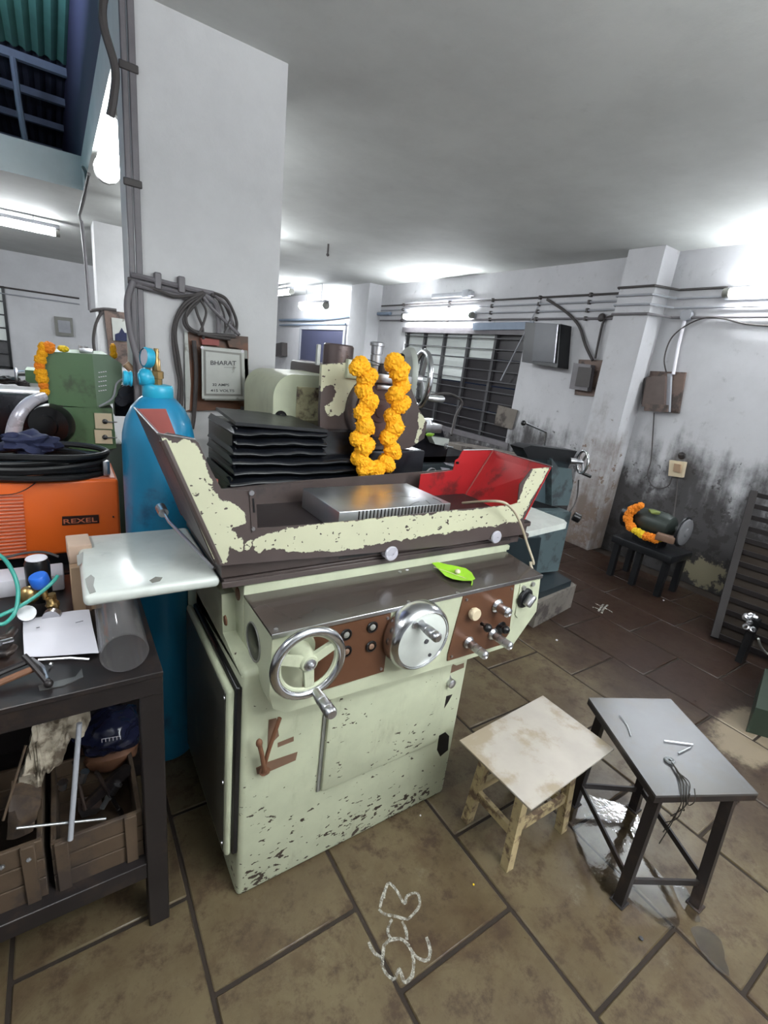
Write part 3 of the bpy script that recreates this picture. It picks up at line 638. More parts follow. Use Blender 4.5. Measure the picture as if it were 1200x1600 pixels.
# --- cross-feed handwheel (left)
C1 = V((0.478, 0.93, 0.957))
hw = obj('handwheel', MB().torus(C1, (0, 1, 0), 0.092, 0.0125, 56, 12), 'chrome', G)
sp_ = MB().torus(C1+V((0, 0.004, 0)), (0, 1, 0), 0.0795, 0.0065, 48, 6)
sp_.lathe(C1+V((0, 0.06, 0)), (0, -1, 0), [(0, 0), (0.03, 0), (0.027, 0.045), (0.024, 0.062), (0.021, 0.066), (0, 0.067)], 28)
for a in (0.45, PI-0.35, -PI/2+0.1):
    d = V((math.cos(a), 0, math.sin(a))); n_ = V((-math.sin(a), 0, math.cos(a)))
    sp_.prism([C1+d*0.018+n_*0.014, C1+d*0.081+n_*0.012, C1+d*0.081-n_*0.012, C1+d*0.018-n_*0.014], (0, 0.012, 0))
obj('spokes', sp_, 'cream', hw)
obj('hub_nut', MB().lathe(C1+V((0, -0.006, 0)), (0, -1, 0), [(0, 0), (0.016, 0), (0.016, 0.004), (0.009, 0.006), (0.009, 0.012), (0.004, 0.014), (0, 0.012)], 18).torus(C1+V((0, -0.006, 0)), (0, 1, 0), 0.014, 0.002, 20, 6), 'worn_chrome', hw)
gp = C1+V((0.022, -0.008, -0.088))
obj('grip', MB().lathe(gp, (0, -1, 0), [(0, 0), (0.012, 0), (0.013, 0.012), (0.0155, 0.035), (0.0155, 0.040), (0.0145, 0.042), (0.0155, 0.044), (0.0165, 0.070), (0.015, 0.073), (0.0165, 0.076), (0.0165, 0.088), (0.012, 0.095), (0, 0.096)], 22), 'worn_chrome', hw)
obj('back_disc', MB().lathe((0.478, 0.999, 0.957), (0, -1, 0), [(0, 0.010), (0.045, 0.010), (0.05, 0)], 32), 'cream', hw)
# --- table traverse wheel (right, solid disc)
C2 = V((0.856, 0.93, 0.924))
dw = obj('traverse_wheel', MB().lathe((C2.x, 0.995, C2.z), (0, -1, 0), [(0, 0), (0.104, 0), (0.109, 0.004), (0.111, 0.014), (0.110, 0.034), (0.106, 0.050), (0.099, 0.060), (0.094, 0.063), (0.092, 0.058), (0, 0.057)], 56), 'chrome', G)
obj('disc_face', MB().lathe((C2.x, 0.995-0.057, C2.z), (0, -1, 0), [(0.0, 0.003), (0.087, 0.003), (0.091, 0.0)], 48), 'cream_plate', dw)
obj('disc_plug', MB().lathe((C2.x+0.012, 0.9355, C2.z-0.005), (0, -1, 0), [(0.008, 0), (0.008, 0.003), (0, 0.003)], 14).lathe((C2.x+0.034, 0.9355, C2.z-0.058), (0, -1, 0), [(0.006, 0), (0.006, 0.003), (0, 0.003)], 12), 'dark_ink', dw)
gp = V((0.835, 0.935, C2.z+0.062))
obj('grip', MB().lathe(gp, (0, -1, 0), [(0, 0), (0.014, 0), (0.0125, 0.004), (0.012, 0.012), (0.0145, 0.03), (0.0145, 0.034), (0.0135, 0.036), (0.015, 0.038), (0.0155, 0.062), (0.014, 0.064), (0.0155, 0.066), (0.0155, 0.078), (0.011, 0.084), (0, 0.085)], 22), 'worn_chrome', dw)
obj('grip_socket', MB().lathe(gp+V((-0.022, 0, 0.002)), (0, -1, 0), [(0.011, 0), (0.010, 0.006), (0, 0.007)], 16), 'worn_chrome', dw)
# --- table and ways
obj('table', MB().box((0.335, 1.215, 1.084), (1.590, 1.66, 1.148), 0.006, 2), 'primer', G)
obj('table_way', MB().box((0.345, 1.222, 1.052), (1.56, 1.64, 1.079), 0.003, 1), 'primer', G)
obj('way_strip', MB().box((0.338, 1.213, 1.053), (1.50, 1.222, 1.072), 0.002, 1), 'primer', G)
obj('table_slot', MB().box((0.70, 1.2135, 1.094), (1.56, 1.2155, 1.101)), 'black', G)
obj('table_lip', MB().box((0.335, 1.196, 1.128), (1.585, 1.216, 1.150), 0.005, 2), 'primer', G)
for px, py in ((613, 866), (777, 840)):
    q = aty(px, py, 1.178)
    obj('stop_dog', MB().lathe((q.x, 1.213, q.z), (0, -1, 0), [(0.024, 0), (0.024, 0.012), (0.013, 0.014), (0.013, 0.024), (0.0245, 0.025), (0.026, 0.030), (0.023, 0.035), (0.004, 0.0365), (0.004, 0.034), (0, 0.034)], 28), 'foil', G)
obj('set_screw', MB().cyl((0.88, 1.215, 1.115), (0.88, 1.207, 1.115), 0.006, n=12), 'worn_chrome', G)
# --- splash guard front, one pressed sheet with painted patch (attribute d = distance inside the cream paint)
def seg_dist(p, a, b_):
    ax, ay = a; bx, by = b_; dx, dy = bx-ax, by-ay; t = max(0, min(1, ((p[0]-ax)*dx+(p[1]-ay)*dy)/(dx*dx+dy*dy+1e-12)))
    return math.hypot(p[0]-ax-t*dx, p[1]-ay-t*dy)
def inside(p, poly):
    c = False; n = len(poly); j = n-1
    for i in range(n):
        (xi, yi), (xj, yj) = poly[i], poly[j]
        if (yi > p[1]) != (yj > p[1]) and p[0] < (xj-xi)*(p[1]-yi)/(yj-yi)+xi: c = not c
        j = i
    return c
def sdist(p, poly):
    d = min(seg_dist(p, poly[i-1], poly[i]) for i in range(len(poly)))
    return d if inside(p, poly) else -d
def masksheet(name, outline, patches, y, th, parent, step=0.0075, m='cream_mask'):
    """flat sheet in the plane y: outline and patches are (x, z) lists"""
    xs = [p[0] for p in outline]; zs = [p[1] for p in outline]
    b = bmesh.new(); f = b.faces.new([b.verts.new((x, 0, z)) for x, z in outline])
    for k in range(int((max(xs)-min(xs))/step)):
        bmesh.ops.bisect_plane(b, geom=b.verts[:]+b.edges[:]+b.faces[:], plane_co=(min(xs)+step*(k+1), 0, 0), plane_no=(1, 0, 0))
    for k in range(int((max(zs)-min(zs))/step)):
        bmesh.ops.bisect_plane(b, geom=b.verts[:]+b.edges[:]+b.faces[:], plane_co=(0, 0, min(zs)+step*(k+1)), plane_no=(0, 0, 1))
    bmesh.ops.triangulate(b, faces=[f for f in b.faces if len(f.verts) > 4])
    r = bmesh.ops.extrude_face_region(b, geom=b.faces[:])
    for g in r['geom']:
        if isinstance(g, bmesh.types.BMVert): g.co.y += th
    mb = MB(); off = y
    for v in b.verts: v.co.y += off
    mb.bm(b)
    ds = [max(sdist((v[0], v[2]), P) for P in patches) for v in mb.v]
    o = obj(name, mb, m, parent, smooth=False)
    at_ = o.data.attributes.new('d', 'FLOAT', 'POINT'); at_.data.foreach_set('value', ds)
    return o
def xz(pts, y): return [(at(*p, y=y).x, at(*p, y=y).z) for p in pts]
YG = 1.19
guard = xz([(250, 680), (262, 676), (300, 684), (310, 692), (330, 735), (346, 764), (394, 767), (398, 826), (530, 816), (615, 807), (700, 798), (800, 789), (809, 786), (812, 757), (831, 733), (860, 730), (839, 768), (818, 812), (822, 834), (700, 853), (560, 866), (345, 884), (336, 878), (315, 830), (282, 752)], YG)
p_wing = xz([(254, 684), (266, 688), (276, 697), (288, 686), (303, 692), (314, 704), (322, 730), (330, 760), (341, 782), (360, 786), (380, 798), (383, 815), (364, 826), (372, 840), (380, 845), (377, 860), (360, 855), (356, 868), (352, 880), (330, 874), (308, 820), (276, 750)], YG)
p_dot = xz([(384, 848), (389, 846), (390, 856), (385, 858)], YG)
p_band = xz([(396, 846), (405, 840), (420, 832), (470, 823), (530, 817), (600, 809), (660, 806), (700, 799), (760, 794), (800, 789), (812, 782), (820, 757), (834, 732), (858, 732), (836, 770), (817, 806), (808, 815), (796, 815), (770, 822), (740, 824), (700, 832), (660, 838), (610, 845), (560, 857), (500, 862), (430, 860), (415, 856), (407, 865), (400, 858)], YG)
gd = masksheet('splash_guard', guard, [p_wing, p_dot, p_band], YG, 0.004, G)
obj('slot_bracket', MB().prism([(x, YG-0.003, z) for x, z in xz([(389, 768), (399, 768), (402, 830), (393, 832)], YG)], (0, 0.003, 0)), 'primer', gd)
obj('slot', MB().prism([(x, YG-0.0045, z) for x, z in xz([(393.5, 778), (396, 778), (398, 800), (395, 800)], YG)], (0, 0.002, 0)), 'black', gd)
obj('slot_screw', MB().cyl((0.402, YG-0.002, 1.337), (0.402, YG-0.008, 1.337), 0.007, n=12).cyl((0.410, YG-0.002, 1.235), (0.410, YG-0.007, 1.235), 0.005, n=12), 'worn_chrome', gd)
# leaning end panels, back panels
def quad(name, pts, th, m, parent):
    pts = [V(p) for p in pts]; n_ = (pts[1]-pts[0]).cross(pts[2]-pts[0]).normalized()
    return obj(name, MB().prism(pts, n_*th), m, parent)
LT, LB = V((0.186, YG, 1.485)), V((0.312, YG, 1.145))
le = obj('left_end_panel', MB().tube([LT+V((0.006, 0.004, -0.012)), LB+V((0.012, 0.004, 0))], 0.009, 8, 1), 'primer', G)
quad('end_sheet', [LT+V((-0.004, 0.004, 0)), LB+V((-0.002, 0.004, 0)), LB+V((-0.002, 0.43, 0)), LT+V((-0.004, 0.42, 0.005))], 0.003, 'primer', le)
quad('end_lining', [LT+V((0.002, 0.006, 0)), LB+V((0.004, 0.006, 0)), LB+V((0.004, 0.43, 0)), LT+V((0.002, 0.42, 0.005))], 0.002, 'rust_red', le)
quad('back_wing', [(0.190, 1.612, 1.487), (0.27, 1.612, 1.49), (0.335, 1.612, 1.30), (0.43, 1.612, 1.26), (0.43, 1.612, 1.14), (0.31, 1.612, 1.14)], 0.003, 'rust_red', le)
obj('edge_trim', MB().tube([LT+V((-0.004, 0.42, 0.006)), LT+V((-0.004, 0.0, 0.003)), (0.262, YG, 1.476)], 0.0025, 6, 1), 'worn_chrome', le)
obj('link_rod', MB().tube([(0.235, 1.50, 1.20), (0.24, 1.42, 1.19), (0.318, 1.225, 1.115)], 0.005, 8, 1).cyl((0.232, 1.515, 1.205), (0.235, 1.48, 1.197), 0.015, n=14), 'worn_chrome', le)
re = quad('right_end_panel', [(1.628, YG+0.004, 1.380), (1.532, YG+0.004, 1.165), (1.575, 1.60, 1.135), (1.716, 1.60, 1.362)], 0.004, 'red', G)
quad('right_back_panel', [(1.716, 1.604, 1.362), (1.575, 1.604, 1.130), (1.30, 1.604, 1.130), (1.30, 1.604, 1.255), (1.485, 1.604, 1.268), (1.490, 1.604, 1.315), (1.508, 1.604, 1.325), (1.525, 1.604, 1.36)], 0.004, 'red', re)
obj('crease', MB().tube([(1.716, 1.598, 1.362), (1.66, 1.598, 1.275), (1.580, 1.598, 1.14)], 0.004, 6, 1), 'rust_red', re)
obj('rim', MB().tube([(1.630, YG, 1.383), (1.718, 1.60, 1.365), (1.527, 1.604, 1.363)], 0.0028, 6, 1), 'worn_chrome', re)
obj('bolt', MB().cyl((1.497, 1.60, 1.305), (1.497, 1.592, 1.305), 0.006, n=10), 'black', re)
obj('back_guard', MB().prism([(0.42, 1.66, 1.14), (1.56, 1.66, 1.14), (1.56, 1.66, 1.258), (0.78, 1.66, 1.232), (0.42, 1.66, 1.21)], (0, 0.004, 0)), 'primer', G)
obj('left_back_guard', MB().prism([(0.36, 1.64, 1.14), (0.80, 1.64, 1.14), (0.80, 1.64, 1.230), (0.40, 1.64, 1.215), (0.36, 1.64, 1.275)], (0, 0.004, 0)), 'primer', G)
obj('trough_floor', MB().box((0.32, 1.196, 1.145), (1.575, 1.655, 1.152)), 'primer_dark', G)
# magnetic chuck
ck = obj('magnetic_chuck', MB().box((0.727, 1.285, 1.152), (1.206, 1.575, 1.2265), 0.003, 2), 'steel', G)
mbk = MB()
for i in range(26): mbk.box((0.80+i*0.0148, 1.2838, 1.19), (0.805+i*0.0148, 1.2852, 1.2245))
obj('pole_strip', mbk, 'dark_steel', ck)
for pts in ([(612, 775), (650, 778)], [(640, 790), (655, 784)], [(665, 782), (672, 788)], [(600, 772), (630, 770)], [(676, 778), (690, 785)]):
    a, b_ = at(*pts[0], z=1.2265), at(*pts[1], z=1.2265)
    obj('scratch', MB().tube([a, (a+b_)/2+V((0.004, 0.006, 0)), b_], 0.0011, 5, 3), 'dark_ink', ck)
# side plates under the table ends
lp = obj('left_table_cover', MB().box((0.012, 1.222, 1.055), (0.335, 1.64, 1.088), 0.014, 4), 'cream_plate', G)
patch2 = [[(133, 905), (142, 898), (148, 903), (146, 915), (150, 925), (140, 928), (136, 918)], [(120, 868), (130, 862), (128, 880), (121, 885)]]
for P in patch2: obj('paint_chip', MB().prism([at(*p, z=1.0882) for p in P], (0, 0, 0.0006)), 'grey_rim', lp)
obj('paint_chip', MB().prism([V((at(*p, y=1.2212).x, 1.2212, at(*p, y=1.2212).z)) for p in ((233, 907), (243, 901), (254, 902), (250, 908), (238, 911))], (0, -0.0006, 0)), 'grey_rim', lp)
obj('right_table_cover', MB().prism([(1.585, 1.225, 1.062), (1.93, 1.262, 1.062), (1.96, 1.30, 1.062), (1.96, 1.62, 1.062), (1.585, 1.62, 1.062)], (0, 0, 0.028)), 'cream_plate', G)
obj('end_bracket', MB().box((1.575, 1.205, 1.066), (1.60, 1.24, 1.092), 0.003, 1), 'primer', G)
# beige cable hanging over the front
obj('loose_cable', MB().tube([(1.30, 1.32, 1.21), aty(775, 783, 1.14), aty(797, 792, 1.13), aty(812, 815, 1.13), aty(824, 850, 1.12), aty(834, 880, 1.08), (1.492, 1.09, 1.02), (1.492, 1.04, 0.95), (1.485, 1.035, 0.86), (1.47, 1.04, 0.80)], 0.0048, 8, 6), 'cable_beige', G)
# --- bellows, saddle housing, column
bl = thing('bellows', None, None, (0, 0, 0)); bl.parent = G; bl.location = (0, 0, 0)
for i in range(11):
    z0 = 0.99+i*0.0385; k = 0.007*math.sin(i*2.3)-0.0025*(11-i)
    xe = 1.10 if z0 < 1.28 else 0.90
    mbx = MB(); n = 40; vs = []
    for t in range(n+1):
        x = 0.53+k+t*(xe-0.53-k)/n
        sag = 0.003*math.sin(t*0.22+i)+0.0015*math.sin(t*0.6+2*i)
        for yy, zz in ((1.80, 0.0), (1.758, 0.006), (1.742+sag, 0.018), (1.745+sag, 0.024), (1.760, 0.034), (1.80, 0.040)):
            vs.append((x, yy, z0+zz+sag*0.8))
    fs = [(t*6+j, t*6+j+1, (t+1)*6+j+1, (t+1)*6+j) for t in range(n) for j in range(5)]
    mbx.add(vs, fs); mbx.prism([(0.53+k, 1.75, z0+0.018), (0.545+k, 1.76, z0+0.038), (0.545+k, 1.76, z0)], (0, 0.38, 0))
    obj('fold', mbx, 'rubber', bl)
obj('bellows_cover', MB().prism([(0.525, 1.745, 1.425), (0.90, 1.745, 1.405), (0.90, 2.15, 1.405), (0.56, 2.15, 1.425)], (0, 0, 0.012)), 'charcoal', bl)
obj('bellows_core', MB().box((0.53, 1.80, 0.86), (1.15, 2.15, 1.40)), 'rubber', bl)
obj('rear_base', MB().box((0.50, 1.80, 0.0), (1.45, 2.75, 0.86), 0.02), 'cream', G)
obj('slide_plate', MB().box((1.10, 1.84, 1.10), (1.50, 2.2, 1.31), 0.01), 'mill_dark', G)
# wheel head
wh = thing('wheel_head', None, None, (0, 0, 0)); wh.parent = G
Y0 = 1.88
head_out = xz([(500, 697), (500, 640), (503, 570), (545, 566), (556, 590), (575, 585), (612, 583), (640, 600), (655, 640), (667, 660), (663, 685), (640, 700), (600, 706), (520, 704)], Y0)
p1 = xz([(500, 570), (548, 566), (562, 588), (560, 606), (552, 622), (542, 636), (530, 650), (512, 648), (508, 636), (520, 628), (526, 612), (520, 600), (508, 602), (502, 612)], Y0)
p2_ = xz([(652, 640), (665, 655), (660, 672), (652, 692), (648, 690), (654, 668)], Y0)
masksheet('head_front', head_out, [p1, p2_], Y0, 0.02, wh, 0.009)
obj('head_body', MB().prism([(x*0.985+0.015, Y0+0.02, z) for x, z in [(max(x, 1.02), z) for x, z in head_out]], (0, 0.16, 0)), 'primer', wh)
wc = at(592, 642, y=Y0-0.02)
wheel_guard = obj('wheel_guard', MB().lathe((wc.x, Y0, wc.z), (0, -1, 0), [(0.165, 0), (0.163, 0.018), (0.158, 0.022), (0.128, 0.024), (0.124, 0.012), (0, 0.010)], 56), 'primer', wh)
obj('grinding_wheel', MB().lathe((wc.x, Y0-0.012, wc.z), (0, -1, 0), [(0, 0), (0.118, 0), (0.120, 0.004), (0.118, 0.012), (0.055, 0.014), (0.05, 0.020), (0.03, 0.022), (0.028, 0.032), (0.012, 0.034), (0, 0.034)], 48), mat('grinding_wheel_brown', (0.12, 0.06, 0.055), 0.55, 0.1, var=0.3), wh)
c0, c1_ = at(527, 572, y=1.95), at(527, 540, y=1.95)
obj('head_cylinder', MB().lathe((c0.x, 1.95, c0.z-0.03), (0, 0, 1), [(0, 0), (0.066, 0), (0.066, c1_.z-c0.z+0.03), (0.060, c1_.z-c0.z+0.036), (0, c1_.z-c0.z+0.036)], 36), mat('satin_brown', (0.16, 0.125, 0.12), 0.28, 0.7, var=0.15), wh)
obj('head_column_side', MB().box((0.918, 1.93, 1.66), (0.934, 1.95, 1.745), 0.004), 'grey_box', wh)
a_ = at(545, 590, y=1.86); b2 = at(578, 578, y=1.86)
obj('dresser_block', MB().box((1.03, 1.86, 1.62), (1.13, 1.95, 1.70), 0.006), 'cream', wh)
obj('dresser_slide', MB().box((1.17, 1.84, 1.615), (1.36, 1.93, 1.655), 0.004).box((1.18, 1.845, 1.585), (1.35, 1.90, 1.607), 0.004), 'worn_chrome', wh)
obj('dresser_body', MB().box((1.20, 1.85, 1.655), (1.33, 1.93, 1.70), 0.008), 'primer', wh)
kb = at(586, 575, y=1.89)
obj('dresser_knob', MB().lathe((kb.x, 1.89, kb.z-0.02), (0, 0, 1), [(0, 0), (0.02, 0), (0.02, 0.03), (0.026, 0.034), (0.026, 0.075), (0.022, 0.078), (0.026, 0.082), (0.026, 0.112), (0.033, 0.114), (0.033, 0.126), (0.025, 0.130), (0, 0.130)], 24), 'worn_chrome', wh)
obj('dresser_cone', MB().lathe((kb.x+0.07, 1.87, kb.z-0.015), (0, 0, 1), [(0, 0), (0.035, 0), (0.006, 0.045), (0, 0.047)], 18), 'paper', wh)
# motor housing at the left
arch = []
for i in range(9):
    t = PI-i*PI/16; arch.append((0.905+0.100*math.cos(t), 2.12, 1.50+0.105*math.sin(t)))
mh = obj('motor_housing', MB().prism([(0.81, 2.12, 1.30)]+arch+[(1.14, 2.12, 1.612), (1.14, 2.12, 1.30)], (0, 0.42, 0)), 'cream', wh)
mq = [at(*p, y=2.118) for p in ((464, 604), (500, 606), (500, 676), (461, 664))]
obj('motor_panel', MB().prism(mq, (0, -0.006, 0)), mat('oily_yellow_cream', (0.42, 0.39, 0.24), 0.35, var=0.3, scale=8, dirt=(0.07, 0.05, 0.04), dirt_amt=0.45, dscale=9), mh)
obj('motor_slot', MB().lathe((0.845, 2.119, 1.41), (0, -1, 0), [(0.012, 0.001), (0.024, 0.002), (0.028, 0.006), (0.030, 0)], 20), 'black', mh)
obj('motor_flange', MB().box((0.80, 2.10, 1.30), (0.90, 2.14, 1.37), 0.004), 'charcoal', mh)
# column behind the head and vertical feed wheel on its right
obj('column', MB().box((1.12, 2.30, 0.86), (1.50, 2.72, 1.66), 0.02), 'primer', G)
ax = V((0.95, -0.31, 0.0)).normalized()
cw = at(630, 590, y=2.15)
vw = obj('feed_dial', MB().lathe(cw, ax, [(0, 0), (0.150, 0), (0.156, 0.008), (0.156, 0.028), (0.14, 0.034), (0, 0.036)], 48), mat('grey_green_dial', (0.36, 0.38, 0.34), 0.35, var=0.12), G)
cr = cw+ax*0.10
obj('feed_handwheel', MB().torus(cr, ax, 0.142, 0.016, 56, 12), 'chrome', vw)
mbs = MB().cyl(cw+ax*0.03, cr, 0.035, 0.03, 20)
for k in range(3):
    u_ = V((0, 0, 1)); v_ = ax.cross(u_); t = 0.4+k*2*PI/3; d = u_*math.cos(t)+v_*math.sin(t)
    mbs.cyl(cr+d*0.02, cr+d*0.135, 0.014, 0.011, 12)
obj('feed_spokes', mbs, 'worn_chrome', vw)
u_ = V((0, 0, -1)); gp = cr+u_*0.085+ax*0.01+ax.cross(u_)*-0.11
obj('feed_grip', MB().lathe(gp, ax, [(0, 0), (0.014, 0), (0.017, 0.03), (0.019, 0.085), (0.012, 0.095), (0, 0.096)], 18), 'steel', vw)
q = cw-ax*0.004+V((0, 0, 0.075))
obj('dial_knob', MB().ball(at(627, 558, y=2.12), 0.020, 2), 'black', vw)

# ================================================================== marigold garland
fm = []
def pompom(seed):
    b = bmesh.new(); bmesh.ops.create_icosphere(b, subdivisions=4, radius=1)
    for v in b.verts:
        d = v.co.normalized(); r_ = 1+0.20*noise.noise(d*3.5+V((seed*9, 0, 0)))+0.26*abs(noise.noise(d*9+V((0, seed*5, 0))))+0.10*random.random()
        v.co = d*r_
    m = MB(); m.bm(b); return m
ga = thing('marigold_garland', 'orange marigold garland hanging in a U over the wheel head of the cream grinder', 'garland', (1.12, 1.72, 1.45))
left = [(563, 572), (572, 592), (568, 610), (577, 628), (566, 645), (570, 664), (564, 682), (568, 700), (562, 716)]
right = [(617, 566), (623, 582), (626, 598), (619, 616), (624, 634), (612, 650), (617, 668), (606, 684), (612, 702)]
bot = [(573, 730), (589, 733), (602, 722)]
proto = [None]*3
for i, p in enumerate(left+right+bot):
    for dx, dy, sc in ((0, 0, 1.0), ((-6, 7, 5)[i % 3], (4, -5, 6)[i % 3], 0.8)):
        k = random.randrange(3); ctr = at(p[0]+dx, p[1]+dy, y=1.72+random.uniform(-0.012, 0.014)); r_ = 0.0335*sc*random.uniform(0.92, 1.08)
        if proto[k] is None:
            o = obj('flower', pompom(k), 'flower', ga); proto[k] = o
            for v in o.data.vertices: v.co += wpos(ga)
        else:
            o = proto[k].copy(); COL.objects.link(o); o.parent = ga
        o.location = ctr-wpos(ga); o.scale = (r_, r_, r_); o.rotation_euler = (random.uniform(0, 6), random.uniform(0, 6), 0)
thr = [at(617, 560, y=1.74), at(600, 570, y=1.80), at(575, 562, y=1.80), at(563, 566, y=1.74)]
obj('thread', MB().tube(thr, 0.002, 5, 4), 'thread', ga)
# leaf and nut on the machine top
def leafmesh(tip, stem, wid, up=0.012):
    tip, stem = V(tip), V(stem); d = stem-tip; L = d.length; d.normalize(); s_ = V((0, 0, 1)).cross(d); n = 14; vs = []
    for i in range(n+1):
        t = i/n; w_ = wid*(math.sin(PI*min(1, t**0.75*1.02))**0.8 if 0 < t < 1 else 0.04)
        for j in (-1, -0.5, 0, 0.5, 1):
            vs.append(tip+d*(L*t)+s_*(w_*j)+V((0, 0, up*(j*j*0.6)+0.004*math.sin(t*5))))
    fs = [(i*5+j, i*5+j+1, (i+1)*5+j+1, (i+1)*5+j) for i in range(n) for j in range(4)]
    return MB().add(vs, fs).add([v+V((0, 0, -0.001)) for v in vs], [f[::-1] for f in fs])
lo_ = [at(*p, z=1.024) for p in ((674, 883), (684, 883), (698, 885), (714, 887), (727, 892), (736, 899), (742, 907), (737, 910), (722, 912), (707, 909), (695, 902), (685, 893))]
cen = sum(lo_, V((0, 0, 0)))/len(lo_); L_ = len(lo_); vs = [p+V((0, 0, 0.009+0.003*math.sin(i*1.7))) for i, p in enumerate(lo_)]+[cen.lerp(p, 0.5)+V((0, 0, 0.002)) for p in lo_]+[cen+V((0, 0, 0))]
fs = [(i, (i+1) % L_, L_+(i+1) % L_, L_+i) for i in range(L_)]+[(L_+i, L_+(i+1) % L_, 2*L_) for i in range(L_)]
lf = MB().add(vs, fs).add([v-V((0, 0, .001)) for v in vs], [f[::-1] for f in fs])
leaf = obj('betel_leaf', lf, 'leaf', label='bright green leaf lying on the brown top of the grinder', cat='leaf')
obj('stem', MB().tube([at(738, 908, z=1.025), at(737, 914, z=1.024)], 0.0022, 6, 1), 'leaf', leaf)
obj('midrib', MB().tube([at(678, 886, z=1.031), at(710, 897, z=1.029), at(738, 908, z=1.026)], 0.0012, 6, 3), 'nut', leaf)
q = at(715, 893, z=1.035); obj('nut', MB().ball(q, 0.0105, 2, (1, 1, 0.9)), 'nut', label='small pale round nut resting on the green leaf', cat='nut')
# coolant tank behind the machine on the right
obj('coolant_tank', MB().box((1.262, 1.22, 0), (1.34, 1.60, 0.66), 0.01).box((1.255, 1.21, 0.64), (1.35, 1.61, 0.665), 0.004), mat('pale_blue_tank', (0.15, 0.25, 0.31), 0.45), label='pale blue tank standing close behind the right side of the cream grinder', cat='tank')
#%%PART3
# ================================================================== stool and steel stand
def leg_bar(p0, p1, w_, d_=None):
    """square bar between two points"""
    p0, p1 = V(p0), V(p1); d = (p1-p0).normalized(); u = V((0, 0, 1)).cross(d)
    u = (V((1, 0, 0)) if u.length < 0.3 else u.normalized()); u = (u-d*u.dot(d)).normalized(); v_ = d.cross(u); d_ = d_ or w_
    return MB().prism([p0+u*w_/2+v_*d_/2, p0-u*w_/2+v_*d_/2, p0-u*w_/2-v_*d_/2, p0+u*w_/2-v_*d_/2], p1-p0)
st = thing('wooden_stool', 'low pale wooden stool with a dirty white square top, beside the cream grinder', 'stool', (1.38, 0.82, 0))
zt = 0.45
tp = [V((1.116, .618, zt)), V((1.608, .644, zt)), V((1.603, .968, zt)), V((1.104, .936, zt))]
top = obj('stool_top', MB().prism(tp, (0, 0, -0.006)), 'laminate', st)
obj('top_board', MB().prism([p+V((0.012 if i in (0, 3) else -0.012, 0.01 if i < 2 else -0.01, -0.006)) for i, p in enumerate(tp)], (0, 0, -0.014)), 'crate_wood', top)
feet = [(1.240, 0.722), (1.555, 0.722), (1.545, 0.945), (1.240, 0.935)]; tops = [(1.262, 0.745), (1.525, 0.745), (1.52, 0.915), (1.262, 0.915)]
for (a, b_), (c, d) in zip(feet, tops): obj('leg', leg_bar((a, b_, 0), (c, d, 0.430), 0.034), 'wood', st)
def lerp2(i, z):
    (a, b_), (c, d) = feet[i], tops[i]; t = z/0.43; return V((a+(c-a)*t, b_+(d-b_)*t, z))
for i, j, z in ((0, 1, 0.17), (1, 2, 0.13), (2, 3, 0.17), (3, 0, 0.15)): obj('stretcher', leg_bar(lerp2(i, z), lerp2(j, z), 0.018, 0.036), 'wood', st)
for i, j in ((0, 1), (1, 2), (2, 3), (3, 0)): obj('apron', leg_bar(lerp2(i, 0.405), lerp2(j, 0.405), 0.018, 0.045), 'wood', st)

O, U1, V1 = V((1.481, .436, 0)), V((0.335, -0.164, 0)), V((0.230, 0.399, 0))
sd2 = thing('steel_stand', 'dark steel work stand with an oily plate top and four square legs', 'stand', (1.77, 0.55, 0))
obj('plate_top', MB().prism([O+V((0, 0, .5)), O+U1+V((0, 0, .5)), O+U1+V1+V((0, 0, .5)), O+V1+V((0, 0, .5))], (0, 0, -0.008)), 'stand_top', sd2)
rim = MB()
cs = [O, O+U1, O+U1+V1, O+V1]
for i in range(4):
    a, b_ = cs[i], cs[(i+1) % 4]; n_ = V((0, 0, 1)).cross((b_-a).normalized())*0.02
    rim.prism([a+V((0, 0, .492)), b_+V((0, 0, .492)), b_+n_+V((0, 0, .492)), a+n_+V((0, 0, .492))], (0, 0, -0.022))
obj('top_frame', rim, 'dark_steel', sd2)
lg = [O+U1*0.07+V1*0.05, O+U1*0.80+V1*0.05, O+U1*0.80+V1*0.86, O+U1*0.09+V1*0.86]
fee = [V((1.510, .440, 0)), V((1.752, .295, 0)), V((1.935, .630, 0)), V((1.715, .775, 0))]
for a, b_ in zip(lg, fee):
    l = obj('leg', leg_bar(b_, a+V((0, 0, .475)), 0.033), 'dark_steel', sd2)
    obj('foot_plate', MB().box(b_-V((0.024, 0.024, 0)), b_+V((0.024, 0.024, 0.006)), 0.002, 1), 'dark_steel', l)
for i, z in ((0, 0.10), (1, 0.11), (2, 0.10), (3, 0.11)):
    j = (i+1) % 4; a = fee[i]+(lg[i]-fee[i])*(z/0.48); b_ = fee[j]+(lg[j]-fee[j])*(z/0.48)
    obj('stretcher', leg_bar((a.x, a.y, z), (b_.x, b_.y, z), 0.008, 0.024), 'dark_steel', sd2)
a, b_ = fee[0]+V((0, 0, 0.12)), lg[0]+V((0, 0, .46))
